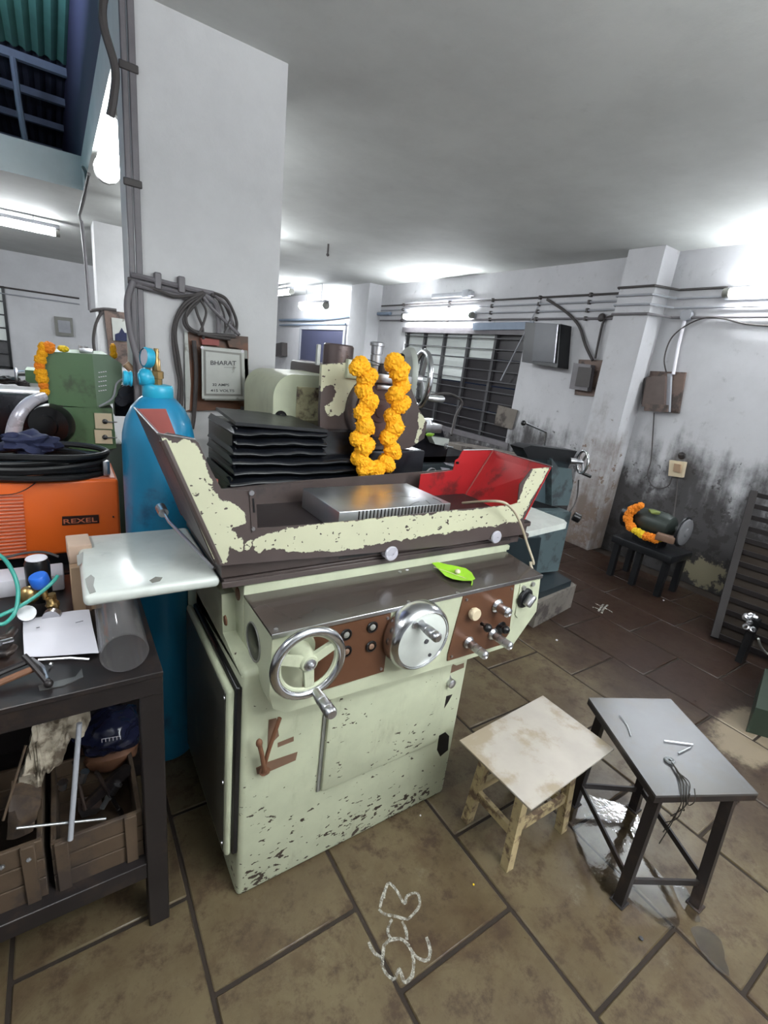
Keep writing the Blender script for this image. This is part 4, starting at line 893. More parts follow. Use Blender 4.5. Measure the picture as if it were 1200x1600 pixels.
# things on the stand
obj('bent_wire', MB().tube([at(1038, 1157, z=.505), at(1083, 1163, z=.505), at(1079, 1168, z=.505), at(1060, 1177, z=.505)], 0.0026, 6, 1), 'steel', label='thin bent steel wire in an open triangle on the steel stand', cat='wire')
obj('scribed_wire', MB().tube([at(968, 1118, z=.504), at(980, 1133, z=.504), at(986, 1150, z=.504)], 0.002, 6, 3), 'steel', label='short crooked wire near the far left corner of the steel stand top', cat='wire')
kc = at(1046, 1188, z=.505)
kr = obj('washer', MB().torus(kc, (0, 0.1, 1), 0.012, 0.005, 24, 8), 'steel', label='steel ring washer tied to dark strings on the steel stand', cat='washer')
stg = thing('string_bundle', 'bundle of dark strings tied to a washer, hanging over the stand edge', 'string', at(1060, 1215, z=.5))
for i in range(7):
    e = [(1030, 1318), (1040, 1285), (1078, 1240), (1085, 1232), (1036, 1300), (1060, 1262), (1048, 1275)][i]
    edge = at(1066+(i % 4)*4-4, 1238, z=0.503); side = V((0.335, -0.164, 0)).normalized().cross(V((0, 0, 1)))*0.012
    low = at(*e, x=edge.x+0.002*i)
    obj('string', MB().tube([kc+V((0, 0, 0.004)), at(1055+i*1.5, 1200+i*2, z=.506+0.002*(i % 3)), at(1066+(i % 4)*5-4, 1222, z=.506), edge+side*0.6, V((edge.x, edge.y, 0.47))+side*1.5, (V((edge.x, edge.y, 0.47))+low)/2+side*(1+i % 2), low], 0.0016, 5, 4), 'thread', stg)
# water and powder on the floor
def flat(name, pts, z, m, **k):
    n = len(pts); P = []
    for i in range(n):
        a, b_, c, d = [V((*pts[(i+q) % n], z)) for q in (-1, 0, 1, 2)]
        for t in (0, .25, .5, .75): P.append(0.5*((2*b_)+(c-a)*t+(2*a-5*b_+4*c-d)*t*t+(3*b_-a-3*c+d)*t**3))
    c = sum(P, V((0, 0, 0)))/len(P); L = len(P); rings = [1.0, 0.8, 0.6, 0.35]
    vs = [c.lerp(p, r_) for r_ in rings for p in P]+[c]
    fs = [(a*L+i, a*L+(i+1) % L, (a+1)*L+(i+1) % L, (a+1)*L+i) for a in range(3) for i in range(L)]+[(3*L+i, 3*L+(i+1) % L, 4*L) for i in range(L)]
    o = obj(name, MB().add(vs, fs), m, smooth=False, **k)
    if o.data.polygons[0].normal.z < 0: o.data.flip_normals()
    d = [(1-r_)*0.22 for r_ in rings for p in P]+[0.2]
    q = o.data.attributes.new('d', 'FLOAT', 'POINT'); q.data.foreach_set('value', d)
    return o
def px2(pts): return [tuple(at(*p, z=0)[:2]) for p in pts]
flat('puddle', px2([(885, 1262), (905, 1240), (940, 1248), (985, 1262), (1003, 1290), (990, 1320), (1020, 1352), (1050, 1392), (1062, 1440), (1045, 1452), (1010, 1432), (960, 1408), (925, 1375), (905, 1335), (893, 1300)]), 0.0010, 'water', label='shallow water puddle under the steel stand', cat='puddle')
flat('puddle', px2([(1080, 1450), (1100, 1448), (1125, 1465), (1135, 1500), (1140, 1525), (1120, 1515), (1098, 1490), (1086, 1470)]), 0.0010, 'water', label='small water puddle in front of the steel stand', cat='puddle')
flat('puddle', px2([(1050, 1375), (1070, 1385), (1085, 1415), (1095, 1440), (1078, 1436), (1060, 1408)]), 0.0010, 'water', label='narrow wet streak beside the front legs of the steel stand', cat='puddle')
def powder(paths, label, r_=0.006):
    t = thing('powder_drawing', label, 'drawing', at(*paths[0][0], z=0))
    for P in paths:
        mbp = MB(); mbp.tube([at(*p, z=0.0003) for p in P], r_, 6, 5)
        mbp.v = [(v[0]+0.002*noise.noise(V(v)*90), v[1]+0.002*noise.noise(V(v)*90+V((5, 5, 5))), 0.0004+max(0, v[2])*0.08) for v in mbp.v]
        obj('powder_line', mbp, 'powder', t)
powder([[(600, 1404), (602, 1390), (608, 1380), (620, 1392), (632, 1412), (636, 1400), (652, 1396), (656, 1412), (650, 1424)], [(592, 1420), (600, 1428), (620, 1432)], [(620, 1432), (636, 1436), (650, 1424)], [(628, 1440), (634, 1452), (636, 1468)], [(612, 1436), (606, 1452), (610, 1466)], [(605, 1384), (598, 1400), (594, 1418)], [(576, 1472), (584, 1488), (596, 1496)], [(600, 1476), (612, 1468), (628, 1468), (640, 1480), (646, 1500), (644, 1524), (632, 1534), (624, 1514), (616, 1530), (604, 1522), (598, 1510), (598, 1496), (600, 1476)], [(640, 1480), (652, 1496), (668, 1500), (672, 1484), (666, 1464)]], 'white powder footprint drawing on the tiles in front of the cream grinder', 0.0050)
powder([[(930, 943), (945, 950), (957, 957)], [(935, 955), (943, 944)], [(926, 948), (940, 953)], [(940, 958), (944, 950), (950, 945)]], 'small white powder flower drawing on the dark floor near the back', 0.008)
for i, (px, py, m) in enumerate([(1053-396, 1274-0, 'paper'), (740, 1382, 'flower_y'), (870, 1000, 'paper'), (1002+0, 1466, 'dark_ink'), (1037, 938, 'paper')]):
    q = at(px, py, z=0.004); obj('crumb', MB().ball(q, (0.004, 0.004, 0.009, 0.008, 0.008)[i], 1, (1, 1, 0.7), 0.2), m, label=['tiny white crumb on the floor by the grinder base', 'tiny yellow petal on the floor left of the steel stand', 'small white pebble on the floor right of the grinder levers', 'small dark scrap on the tile in front of the steel stand', 'small white scrap on the floor below the bench grinder'][i], cat='crumb')

# ================================================================== left bench and what is on and under it
bn = thing('steel_bench', 'dark steel workbench at the left with a lower rail and cluttered top', 'bench', (-0.4, 1.4, 0))
obj('bench_top', MB().box((-1.3, 1.118, 0.885), (0.168, 1.78, 0.90), 0.002, 1), 'dark_steel', bn)
obj('front_rail', MB().box((-1.3, 1.122, 0.832), (0.166, 1.135, 0.886), 0.002, 1), 'dark_steel', bn)
obj('side_rail', MB().box((0.150, 1.13, 0.832), (0.166, 1.77, 0.886), 0.002, 1), 'dark_steel', bn)
for x, y in ((0.112, 1.124), (0.112, 1.72), (-1.25, 1.124), (-1.25, 1.72)):
    obj('leg', MB().box((x, y, 0), (x+0.056, y+0.05, 0.885), 0.003, 1), 'dark_steel', bn)
obj('lower_rail', MB().box((-1.25, 1.126, 0.205), (0.112, 1.14, 0.262), 0.002, 1), 'dark_steel', bn)
obj('lower_rail', MB().box((-1.25, 1.73, 0.205), (0.112, 1.75, 0.262), 0.002, 1), 'dark_steel', bn)
obj('lower_shelf', MB().box((-1.25, 1.135, 0.250), (0.125, 1.74, 0.262)), 'dark_steel', bn)
obj('back_panel', MB().box((-1.25, 1.755, 0.25), (0.14, 1.765, 0.86)), 'dark_steel', bn)
# paper sheet with a curl
vs = []; A_, B_, C_, D_ = at(36, 970, z=.905), at(140, 958, z=.905), at(155, 1030, z=.905), at(38, 1028, z=.905)
for i in range(9):
    for j in range(9):
        s_, t = i/8, j/8; p = A_.lerp(B_, s_).lerp(D_.lerp(C_, s_), t); vs.append(p+V((0, 0, 0.004+0.010*math.sin(t*3+s_*2)**2+0.018*max(0, s_-0.7)*t)))
fs = [(i*9+j, (i+1)*9+j, (i+1)*9+j+1, i*9+j+1) for i in range(8) for j in range(8)]
pp = obj('paper_sheet', MB().add(vs, fs).add([v-V((0, 0, 0.0006)) for v in vs], [f[::-1] for f in fs]), 'paper', label='white sheet of paper lying on the dark bench beside the clear tube', cat='paper')
obj('pencil_mark', MB().tube([at(118, 973, z=.9225), at(130, 970, z=.9225)], 0.0008, 5, 1).tube([at(57, 981, z=.924), at(62, 980, z=.924)], 0.0012, 5, 1), 'dark_ink', pp)
# clear acrylic tube lying along the bench
ta, tb = at(178, 925, z=.962), at(195, 1020, z=.962)
dirr = (tb-ta).normalized()
ac = obj('acrylic_tube', MB().lathe(tb, ta-tb, [(0.053, 0), (0.053, 0.40), (0.049, 0.40), (0.049, 0), (0.053, 0)], 48), 'acrylic', label='clear plastic tube lying on the bench under the cream side plate', cat='tube')
obj('rim', MB().torus(tb, dirr, 0.051, 0.0022, 48, 6), 'acrylic', ac)
# cardboard boxes
bx = thing('cardboard_box', 'brown cardboard box standing on the bench behind the white paper', 'box', (0.0, 1.56, .9))
obj('box_body', MB().box((-0.012, 1.50, 0.90), (0.062, 1.62, 1.045), 0.003, 1), 'card', bx)
obj('box_flap', MB().box((-0.014, 1.525, 1.045), (0.045, 1.62, 1.10), 0.002, 1, rotz(0.05)), mat('pale_cardboard', (0.50, 0.36, 0.27), 0.75), bx)
obj('box_tape', MB().box((0.02, 1.498, 0.90), (0.034, 1.5005, 1.045)), 'lacquer', bx)
# gas regulators and blue knob
def bpt(px, py, y=1.52): return at(px, py, y=y)
rg = thing('brass_regulator', 'brass gas regulator with a blue knob on the bench behind the paper', 'regulator', (-0.05, 1.5, .9))
obj('knob', MB().lathe(bpt(66, 915), (-0.25, -0.1, 1), [(0, 0), (0.021, 0), (0.024, 0.008), (0.024, 0.030), (0.021, 0.036), (0, 0.037)], 16), 'blue_knob', rg)
obj('stem', MB().cyl(bpt(72, 935), bpt(66, 915), 0.008, n=14).lathe(bpt(84, 948, 1.50), (-0.3, 0, 1), [(0, 0), (0.016, 0), (0.018, 0.012), (0.012, 0.018), (0.010, 0.03), (0, 0.03)], 8), 'brass', rg)
obj('body', MB().ball(bpt(45, 930), 0.026, 2, (1, 0.8, 1.1)).cyl(bpt(35, 945), bpt(60, 925), 0.014, n=12).cyl(bpt(80, 928), bpt(86, 955), 0.011, n=12), 'brass', rg)
obj('gauge', MB().cyl(bpt(42, 962, 1.50), bpt(42, 958, 1.48), 0.022, n=20).cyl(bpt(83, 960, 1.48), bpt(80, 966, 1.46), 0.022, n=20), 'worn_chrome', rg)
jr = thing('black_jar', 'dark jar with a pale lid behind the blue knob on the bench', 'jar', (-0.09, 1.62, .9))
obj('jar_body', MB().lathe((-0.092, 1.62, 0.90), (0, 0, 1), [(0, 0), (0.030, 0), (0.032, 0.01), (0.032, 0.12), (0.026, 0.135), (0, 0.135)], 22), 'black', jr)
obj('lid', MB().lathe((-0.092, 1.62, 1.035), (0, 0, 1), [(0, 0.004), (0.026, 0.003), (0.028, 0), (0.024, -0.004)], 22), 'paper', jr)
obj('white_tray', MB().box((-0.30, 1.66, 0.90), (-0.03, 1.76, 0.955), 0.006), 'paper', label='white box edge on the bench under the orange welder', cat='box')
obj('teal_hose', MB().tube([at(-30, 858, y=1.50), at(0, 868, y=1.50), at(18, 890, y=1.50), at(28, 920, y=1.48), at(24, 955, y=1.45), at(5, 975, y=1.42), at(-20, 970, y=1.42), at(0, 962, y=1.44), at(30, 948, y=1.46), at(58, 930, y=1.47), at(80, 912, y=1.48), at(90, 900, y=1.50)], 0.0052, 10, 6), 'teal_hose', label='teal green hose looping over the bench at the left edge', cat='hose')
obj('grey_hose', MB().tube([at(5, 872, y=1.70), at(40, 864, y=1.70), at(70, 863, y=1.70), at(92, 870, y=1.68)], 0.004, 8, 5), 'cable_grey', label='thin grey hose arching in front of the orange welder', cat='hose')
# tools on the bench
tg = thing('clamp_tongs', 'dark metal clamp handles lying on the bench at the left edge', 'tool', at(50, 1045, z=.9))
obj('handle', MB().tube([at(-20, 1075, z=.915), at(20, 1058, z=.92), at(52, 1045, z=.925)], 0.008, 8, 4), 'rust', tg)
obj('handle', MB().tube([at(-20, 1060, z=.925), at(15, 1045, z=.93), at(48, 1032, z=.935)], 0.007, 8, 4), 'dark_steel', tg)
obj('bar', MB().tube([at(38, 1025, z=.945), at(56, 1044, z=.93), at(76, 1068, z=.912)], 0.007, 8, 2).ball(at(76, 1068, z=.912), 0.010, 2), 'dark_steel', tg)
obj('spring', MB().tube([at(48, 1030, z=.94), at(66, 1043, z=.925), at(74, 1062, z=.918)], 0.0055, 8, 3), 'worn_chrome', tg)
ct = thing('cable_clamp', 'black and chrome welding clamp lying at the left edge of the bench', 'clamp', at(10, 1010, z=.9))
obj('jaw', MB().tube([at(-20, 1000, z=.93), at(8, 998, z=.935), at(20, 985, z=.93)], 0.012, 10, 3).tube([at(-20, 1020, z=.92), at(10, 1022, z=.92), at(22, 1010, z=.925)], 0.009, 10, 3), 'dark_steel', ct)
obj('bolt', MB().cyl(at(0, 1005, z=.95), at(18, 1000, z=.94), 0.007, n=10), 'worn_chrome', ct)
obj('thin_rod', MB().tube([at(60, 1031, z=.906), at(110, 1028, z=.906), at(140, 1030, z=.906)], 0.0035, 6, 1).ball(at(80, 1038, z=.908), 0.006, 1), 'worn_chrome', label='thin steel rod just in front of the white paper', cat='rod')
obj('steel_scale', MB().prism([at(*p, z=.9003) for p in ((60, 1072), (118, 1058), (128, 1045), (130, 1058), (100, 1072), (62, 1080))], (0, 0, 0.002)), 'stand_top', label='flat grey metal strip near the front edge of the bench', cat='strip')
# under the bench
def aq(px, py, y=1.30): return at(px, py, y=y)
def crate(px0, px1, top_, bot_, y0, y1, label, z0=None):
    a = at(px0, top_[0], y=y0); b_ = at(px1, top_[1], y=y0); z1 = (a.z+b_.z)/2; zb = 0.262 if z0 is None else z0
    t = thing('wooden_crate', label, 'crate', (a.x, y0, zb))
    n = 3; hh = (z1-zb)/n
    for i in range(n):
        obj('plank', MB().box((a.x, y0, zb+hh*i+0.002), (b_.x, y0+0.012, zb+hh*(i+1)-0.002), 0.002, 1), 'crate_wood', t)
        obj('plank', MB().box((a.x, y1-0.012, zb+hh*i+0.002), (b_.x, y1, zb+hh*(i+1)-0.002), 0.002, 1), 'crate_wood', t)
    for x in (a.x, b_.x-0.012): obj('side_plank', MB().box((x, y0+0.012, zb), (x+0.012, y1-0.012, z1-0.004), 0.002, 1), 'crate_wood', t)
    for x in (a.x+0.008, b_.x-0.045): obj('batten', MB().box((x, y0-0.010, zb), (x+0.030, y0, z1), 0.002, 1), 'crate_wood', t)
    obj('crate_bottom', MB().box((a.x, y0, zb), (b_.x, y1, zb+0.008)), 'crate_wood', t)
    return t, a.x, b_.x, z1
cr1, cx0, cx1, cz = crate(78, 222, (1318, 1268), None, 1.16, 1.45, 'wooden crate full of metal tools under the bench, beside the bench leg')
cr2, *_ = crate(-60, 66, (1350, 1318), None, 1.16, 1.45, 'wooden crate with bright bolts under the bench at the left edge')
obj('light_rod', MB().cyl(at(110, 1312, y=1.145), at(124, 1130, y=1.20), 0.0065, n=12), 'conduit', label='thick pale grey rod leaning upright against the crate under the bench', cat='rod')
obj('bright_rod', MB().cyl(at(25, 1294, y=1.15), at(165, 1279, y=1.17), 0.0035, n=10), 'steel', label='thin bright rod lying across the crates under the bench', cat='rod')
obj('thin_rod', MB().cyl(at(5, 1282, y=1.15), at(40, 1165, y=1.20), 0.003, n=8), 'crate_wood', label='thin brown rod leaning at the left under the bench', cat='rod')
# sack / wrapping
def crumple(name, outline, y, th, m, label, cat, par=None, amp=0.02, seed=0):
    b = bmesh.new(); f = b.faces.new([b.verts.new(at(*p, y=y)) for p in outline])
    bmesh.ops.triangulate(b, faces=b.faces[:]); bmesh.ops.subdivide_edges(b, edges=b.edges[:], cuts=3, use_grid_fill=True)
    bmesh.ops.subdivide_edges(b, edges=b.edges[:], cuts=1)
    for v in b.verts: v.co.y += amp*2.2*noise.noise(v.co*16+V((seed, 0, 0)))+amp*noise.noise(v.co*45); v.co.x += 0.004*noise.noise(v.co*60)
    r = bmesh.ops.extrude_face_region(b, geom=b.faces[:])
    for g in r['geom']:
        if isinstance(g, bmesh.types.BMVert): g.co.y += th
    m_ = MB(); m_.bm(b)
    return obj(name, m_, m, par, label=label, cat=cat)
crumple('dirty_sack', [(60, 1118), (96, 1108), (138, 1100), (142, 1128), (130, 1150), (112, 1160), (98, 1185), (75, 1205), (68, 1215), (62, 1240), (22, 1245), (35, 1210), (46, 1170), (50, 1140)], 1.24, 0.03, 'sack', 'crumpled dirty white sack hanging under the bench', 'sack')
crumple('brown_wrap', [(15, 1250), (65, 1242), (52, 1300), (10, 1315)], 1.20, 0.05, 'crate_wood', 'grimy brown cloth bundle below the white sack', 'cloth', amp=0.012)
mt = thing('wrapped_motor', 'dark motor wrapped in shiny plastic at the back under the bench', 'motor', at(170, 1170, y=1.5))
c_ = at(172, 1140, y=1.45); obj('plastic_wrap', MB().ball(c_, 0.085, 4, (1.1, 1, 0.75), 0.25, 2.5, 3), mat('shiny_dark_plastic', (0.012, 0.014, 0.035), 0.16, 0.0, var=0.5, scale=30), mt)
obj('motor_body', MB().ball(c_+V((0.0, 0.02, -0.085)), 0.078, 3, (1.1, 1, 0.8), 0.2, 2, 5), 'rust', mt)
mk = MB(); zz = [at(159, 1155, y=1.355), at(188, 1150, y=1.355)]
for i in range(6):
    p = zz[0].lerp(zz[1], i/5); q2 = p+V((0, 0, -0.012)); mk.tube([p, q2], 0.0011, 5, 1)
mk.tube([zz[0], zz[1]], 0.0009, 5, 1)
obj('white_mark', mk, 'paper', mt)
# loose pieces in the crate
items = [((115, 1190), (133, 1265), 0.005, 'dark_steel', 'rod', 'dark rod standing in the tool crate behind the pale rod'), ((150, 1206), (190, 1272), 0.006, 'dark_steel', 'rod', 'dark square rod leaning across the spanner in the tool crate'), ((128, 1222), (133, 1205), 0.009, 'worn_chrome', 'bolt', 'bright bolt standing in the tool crate'), ((98, 1232), (98, 1222), 0.010, 'worn_chrome', 'bolt', 'bright bolt at the left end of the tool crate'), ((160, 1262), (170, 1245), 0.008, 'steel', 'hook', 'bright bent hook at the right of the tool crate'), ((176, 1240), (185, 1225), 0.010, 'worn_chrome', 'nut', 'bright fitting beside the spanner in the tool crate')]
for (a, b_, r_, m, c, l) in items: obj({'rod': 'steel_rod', 'bolt': 'bolt', 'hook': 'hook', 'nut': 'pipe_fitting'}[c], MB().lathe(aq(*a), aq(*b_)-aq(*a), [(0, 0), (r_, 0.0), (r_, (aq(*b_)-aq(*a)).length*0.85), (r_*1.3, (aq(*b_)-aq(*a)).length*0.86), (r_*1.3, (aq(*b_)-aq(*a)).length), (0, (aq(*b_)-aq(*a)).length)], 8), m, label=l, cat=c)
sp1 = [aq(132, 1256), aq(140, 1264), aq(202, 1212), aq(205, 1200), aq(196, 1198), aq(180, 1208)]
obj('spanner', MB().prism(sp1, (0, 0.012, 0)), 'dark_steel', label='flat dark slotted spanner sticking up in the tool crate', cat='spanner')
obj('metal_plate', MB().prism([aq(122, 1268), aq(160, 1262), aq(150, 1272), aq(128, 1278)], (0, 0.05, 0)), 'worn_chrome', label='grey metal plate piece lying in the tool crate', cat='plate')
for px, py, l in ((45, 1343, 'bright bolt head at the right of the left crate'), (3, 1355, 'bright bolt head at the left edge under the bench')):
    q = at(px, py, y=1.15); obj('bolt', MB().ball(q, 0.006, 2, rough=0.4), 'steel', label=l, cat='bolt')

# ================================================================== welder, trolley, cylinder
obj('steel_trolley', MB().box((-1.0, 1.93, 0.80), (0.175, 2.45, 0.84), 0.004).box((-1.0, 1.95, 0.0), (-0.94, 2.01, 0.80)).box((0.11, 1.95, 0.0), (0.17, 2.01, 0.80)).box((0.11, 2.38, 0.0), (0.17, 2.44, 0.80)).box((-1.0, 2.38, 0.0), (-0.94, 2.44, 0.80)).box((-0.95, 1.96, 0.3), (0.12, 2.42, 0.33)), 'black', label='black steel trolley carrying the orange welder', cat='trolley')
we = thing('welding_machine', 'orange welding machine with louvred side and black base, standing at the left', 'welder', (-0.2, 2.2, .84))
obj('case', MB().box((-0.55, 2.0, 0.885), (0.163, 2.30, 1.168), 0.012, 3), 'orange_paint', we)
obj('case_top', MB().box((-0.54, 2.012, 1.166), (0.155, 2.29, 1.171), 0.002, 1), 'orange_top', we)
obj('case_base', MB().box((-0.54, 2.01, 0.842), (0.153, 2.29, 0.889), 0.004), 'black', we)
lv = MB()
for i in range(19):
    a = at(-60, 775+i*5.4, y=1.998); b_ = at(36+i*0.35, 774+i*5.3, y=1.998); lv.box((a.x, 1.994, b_.z-0.0035), (b_.x, 2.001, b_.z+0.0035), 0.0015, 1)
obj('louvre', lv, 'orange_top', we, kind=None)
a = at(97, 808, y=1.9985); b_ = at(155, 820, y=1.9985)
lg_ = obj('logo_plate', MB().prism([(x, 1.9985, z) for x, z in xz([(97, 807), (154, 804), (155, 817), (97, 821)], 1.9985)], (0, -0.0008, 0)), 'logo_black', we)
o0 = at(99.5, 818.5, y=1.9975); o1 = at(152, 815, y=1.9975)
text('lettering', 'REXEL', 0.025, (o0.x, 1.9975, o0.z), (o1.x-o0.x, 0, o1.z-o0.z), (0, 0, 1), 'logo_orange', we, 0.0006, (o1-o0).length)
obj('rivet', MB().cyl((0.139, 2.0, 1.02), (0.139, 1.996, 1.02), 0.003, n=8), 'black', we)
# cable coil on the welder
cc = thing('cable_coil', 'thick coil of black welding cable on top of the orange welder', 'cable', (-0.14, 2.1, 1.17))
for i in range(13):
    mbc = MB(); R_ = 0.185-0.012*(i % 4)+random.uniform(-.006, .006); z = 1.183+0.018*(i//3)
    mbc.tube([(-0.10+R_*1.25*math.cos(t*PI/8)+random.uniform(-.004, .004), 2.10+R_*0.62*math.sin(t*PI/8), z+0.006*math.sin(t*0.8+i)) for t in range(16)], 0.0115, 8, 2, closed=True)
    obj('turn', mbc, 'cable_black', cc)
obj('clip', MB().box((0.115, 2.02, 1.175), (0.140, 2.06, 1.235), 0.008, 2), 'worn_chrome', cc)
obj('loose_end', MB().tube([at(-10, 774, y=1.99), at(20, 772, y=1.99), at(40, 765, y=1.99), at(56, 754, y=1.99)], 0.0018, 6, 4), 'cable_black', cc)
obj('navy_cloth', MB().ball(at(46, 693, y=2.12), 0.075, 4, (1.15, 0.8, 0.55), 0.5, 2.2, 4), 'navy', label='crumpled navy cloth on top of the black cable coil', cat='cloth')

gc = thing('gas_cylinder', 'tall blue gas cylinder standing behind the grinder with brass regulator', 'cylinder', (0.29, 1.86, 0))
cx, cy = 0.287, 1.86
obj('shell', MB().lathe((cx, cy, 0), (0, 0, 1), [(0, 0), (0.112, 0), (0.119, 0.012), (0.120, 1.32), (0.117, 1.37), (0.106, 1.42), (0.086, 1.462), (0.060, 1.492), (0.040, 1.505), (0.034, 1.51), (0, 1.512)], 56), 'blue_paint', gc)
nk = at(247, 620, y=cy)
obj('neck_ring', MB().lathe((nk.x, cy, 1.495), (0, 0, 1), [(0.047, 0), (0.050, 0.004), (0.050, 0.038), (0.046, 0.044), (0.036, 0.046), (0, 0.046)], 30), 'blue_light', gc)
n2 = MB().lathe((nk.x-0.002, cy, 1.54), (0, 0, 1), [(0.017, 0), (0.017, 0.02), (0.022, 0.022), (0.022, 0.045), (0.014, 0.048), (0.012, 0.085), (0.008, 0.09), (0.008, 0.12), (0, 0.12)], 8)
obj('valve', n2, 'brass', gc)
pa_ = at(240, 592, y=cy); pl = at(212, 592, y=cy)
rg2 = obj('regulator_body', MB().cyl(pa_, at(216, 592, y=cy), 0.020, n=20).ball(at(228, 590, y=cy), 0.033, 3, (0.8, 1, 1)), 'blue_light', gc)
obj('adjuster', MB().lathe(at(206, 592, y=cy), (-1, 0, 0.05), [(0.024, 0), (0.026, 0.004), (0.021, 0.010), (0.026, 0.016), (0.024, 0.026), (0, 0.026)], 18), 'blue_light', gc)
gg = at(236, 560, y=cy-0.01)
g1 = obj('gauge', MB().lathe(gg, (-0.93, -0.30, 0.1), [(0, 0), (0.031, 0), (0.033, 0.004), (0.033, 0.022), (0.029, 0.026)], 30), 'blue_light', gc)
obj('gauge_face', MB().lathe(gg+V((-0.93, -0.30, 0.1)).normalized()*0.023, (-0.93, -0.30, 0.1), [(0, 0.0), (0.028, 0.0)], 26), 'foil', g1)
obj('gauge_stem', MB().cyl(at(228, 585, y=cy), gg, 0.009, n=10).tube([at(243, 585, y=cy), at(240, 565, y=cy), at(246, 548, y=cy)], 0.007, 8, 3), 'brass', gc)
a = at(228, 652, y=1.755)
text('lettering', 'S/D', 0.024, at(224, 654, y=1.775)+V((0, -0.002, 0)), (1, -0.06, -0.05), (0.0, 0.75, 0.8), 'white_ink', gc)
#%%PART4
# ================================================================== pillar fittings
YP = 2.72
def ap(px, py, d=0.0): return at(px, py, y=YP-d)
tk = thing('cable_trunking', 'pair of grey vertical trunking pipes running up the left edge of the white pillar', 'conduit', (0.34, 2.70, 1.5))
for x, w_ in ((0.322, 0.018), (0.352, 0.020)):
    obj('trunking', MB().box((x-w_*0.7, 2.70, 1.2), (x+w_*0.7, 2.72+0.0, CE), 0.004, 1), 'conduit_dark', tk)
for z in (1.93, 2.33, 2.75): obj('saddle_clip', MB().box((0.300, 2.694, z-0.015), (0.374, 2.704, z+0.015), 0.003, 1), 'cable_grey', tk)
obj('top_cable', MB().tube([(0.30, 2.68, CE), (0.255, 2.67, 2.93), (0.25, 2.67, 2.84), (0.285, 2.68, 2.72), (0.275, 2.68, 2.62), (0.26, 2.69, 2.55)], 0.016, 8, 5), 'cable_grey', tk)
obj('lower_cable', MB().tube([ap(208, 440, 0.03), ap(199, 470, 0.03), ap(202, 510, 0.03), ap(210, 545, 0.03), ap(218, 570, 0.04), ap(222, 600, 0.06)], 0.015, 10, 5), 'conduit_dark', tk)
hz = thing('pillar_conduit', 'bundle of dusty conduits crossing the white pillar from trunking to switch box', 'conduit', ap(270, 445))
for k, (dy, r_) in enumerate(((0, 0.013), (9, 0.011), (15, 0.010))):
    obj('conduit', MB().tube([ap(206, 430+dy, .02), ap(225, 434+dy, .03), ap(262, 443+dy, .02), ap(300, 452+dy, .02), ap(334, 459+dy*0.6, .02)], r_, 8, 4), 'conduit_dark', hz)
obj('sagging_cable', MB().tube([ap(222, 446, .03), ap(250, 455, .03), ap(272, 463, .03), ap(300, 462, .03), ap(318, 456, .03)], 0.008, 8, 5), 'cable_grey', hz)
for px, py in ((246, 437), (283, 443)): obj('conduit_clamp', MB().box(ap(px, py+10, .04)-V((0.012, 0, 0.012)), ap(px, py-6, .0)+V((0.012, 0, 0.012)), 0.005, 1), 'conduit_dark', hz)
# the loop of cables
lp_ = thing('cable_loop', 'tangle of dark cables looping above the grey switch box on the pillar', 'cable', ap(320, 500))
loops = [
 ([(318, 458), (290, 474), (275, 500), (271, 530), (276, 570), (281, 600), (278, 640)], .0105, .03),
 ([(322, 460), (296, 474), (278, 498), (274, 525), (279, 560), (284, 600), (283, 640)], .0085, .04),
 ([(318, 462), (300, 480), (288, 500), (296, 515), (320, 522), (345, 524), (368, 526)], .010, .05),
 ([(315, 464), (294, 484), (292, 505), (305, 518), (330, 526), (360, 530)], .007, .06),
 ([(334, 458), (352, 466), (364, 486), (370, 505), (368, 522)], .008, .03),
 ([(330, 460), (347, 470), (358, 490), (366, 512), (374, 524)], .008, .045),
 ([(336, 462), (356, 478), (362, 500), (358, 520)], .006, .05),
 ([(320, 462), (336, 474), (341, 495), (342, 525)], .013, .04),
 ([(318, 464), (330, 480), (350, 500), (372, 522)], .009, .06),
 ([(303, 472), (309, 492), (316, 510), (318, 530)], .007, .05),
 ([(313, 468), (322, 486), (318, 505), (310, 524)], .006, .06),
 ([(342, 470), (350, 492), (352, 516)], .005, .06),
 ([(338, 466), (360, 490), (350, 520)], .004, .07)]
for P, r_, d in loops: obj('cable', MB().tube([ap(x, y, d) for x, y in P], r_, 8, 6), random.choice(['cable_grey', 'cable_grey', 'conduit_dark']), lp_)
obj('cable', MB().tube([ap(303, 532, .05), ap(306, 570, .045), ap(306, 600, .045), ap(303, 650, .03), ap(300, 670, .03)], .011, 8, 5), 'cable_grey', lp_)
obj('cable', MB().tube([ap(379, 635, .02), ap(377, 650, .02), ap(368, 680, .05), ap(355, 705, .08), ap(345, 740, .10)], .010, 8, 5), 'cable_grey', lp_)
def slab(pts, d, th): return MB().prism([ap(x, y, d) for x, y in pts], (0, -th, 0))
sb = thing('switch_box', 'grey metal switch box on a varnished board fixed to the white pillar', 'switch box', ap(338, 585))
obj('back_board', slab([(288, 518), (386, 526), (387, 638), (290, 642)], 0.001, 0.018), 'board_wood', sb)
obj('pale_peel', slab([(288, 518), (293, 518), (298, 600), (296, 640), (290, 642)], 0.020, 0.001), 'grey_box', sb)
bx_ = obj('box_case', slab([(314, 540), (381, 547), (384, 624), (315, 623)], 0.02, 0.06), 'grey_rim', sb)
obj('box_lid', slab([(314.5, 541), (381, 547.5), (383.5, 623.5), (315.5, 622.5)], 0.082, 0.005), 'grey_box', bx_)
obj('lid_frame', slab([(318, 546), (377, 552), (379, 619), (319, 618)], 0.088, 0.003), 'grey_rim', bx_)
obj('lid_plate', slab([(321, 549), (374, 555), (376, 616), (322, 615)], 0.092, 0.003), 'grey_box', bx_)
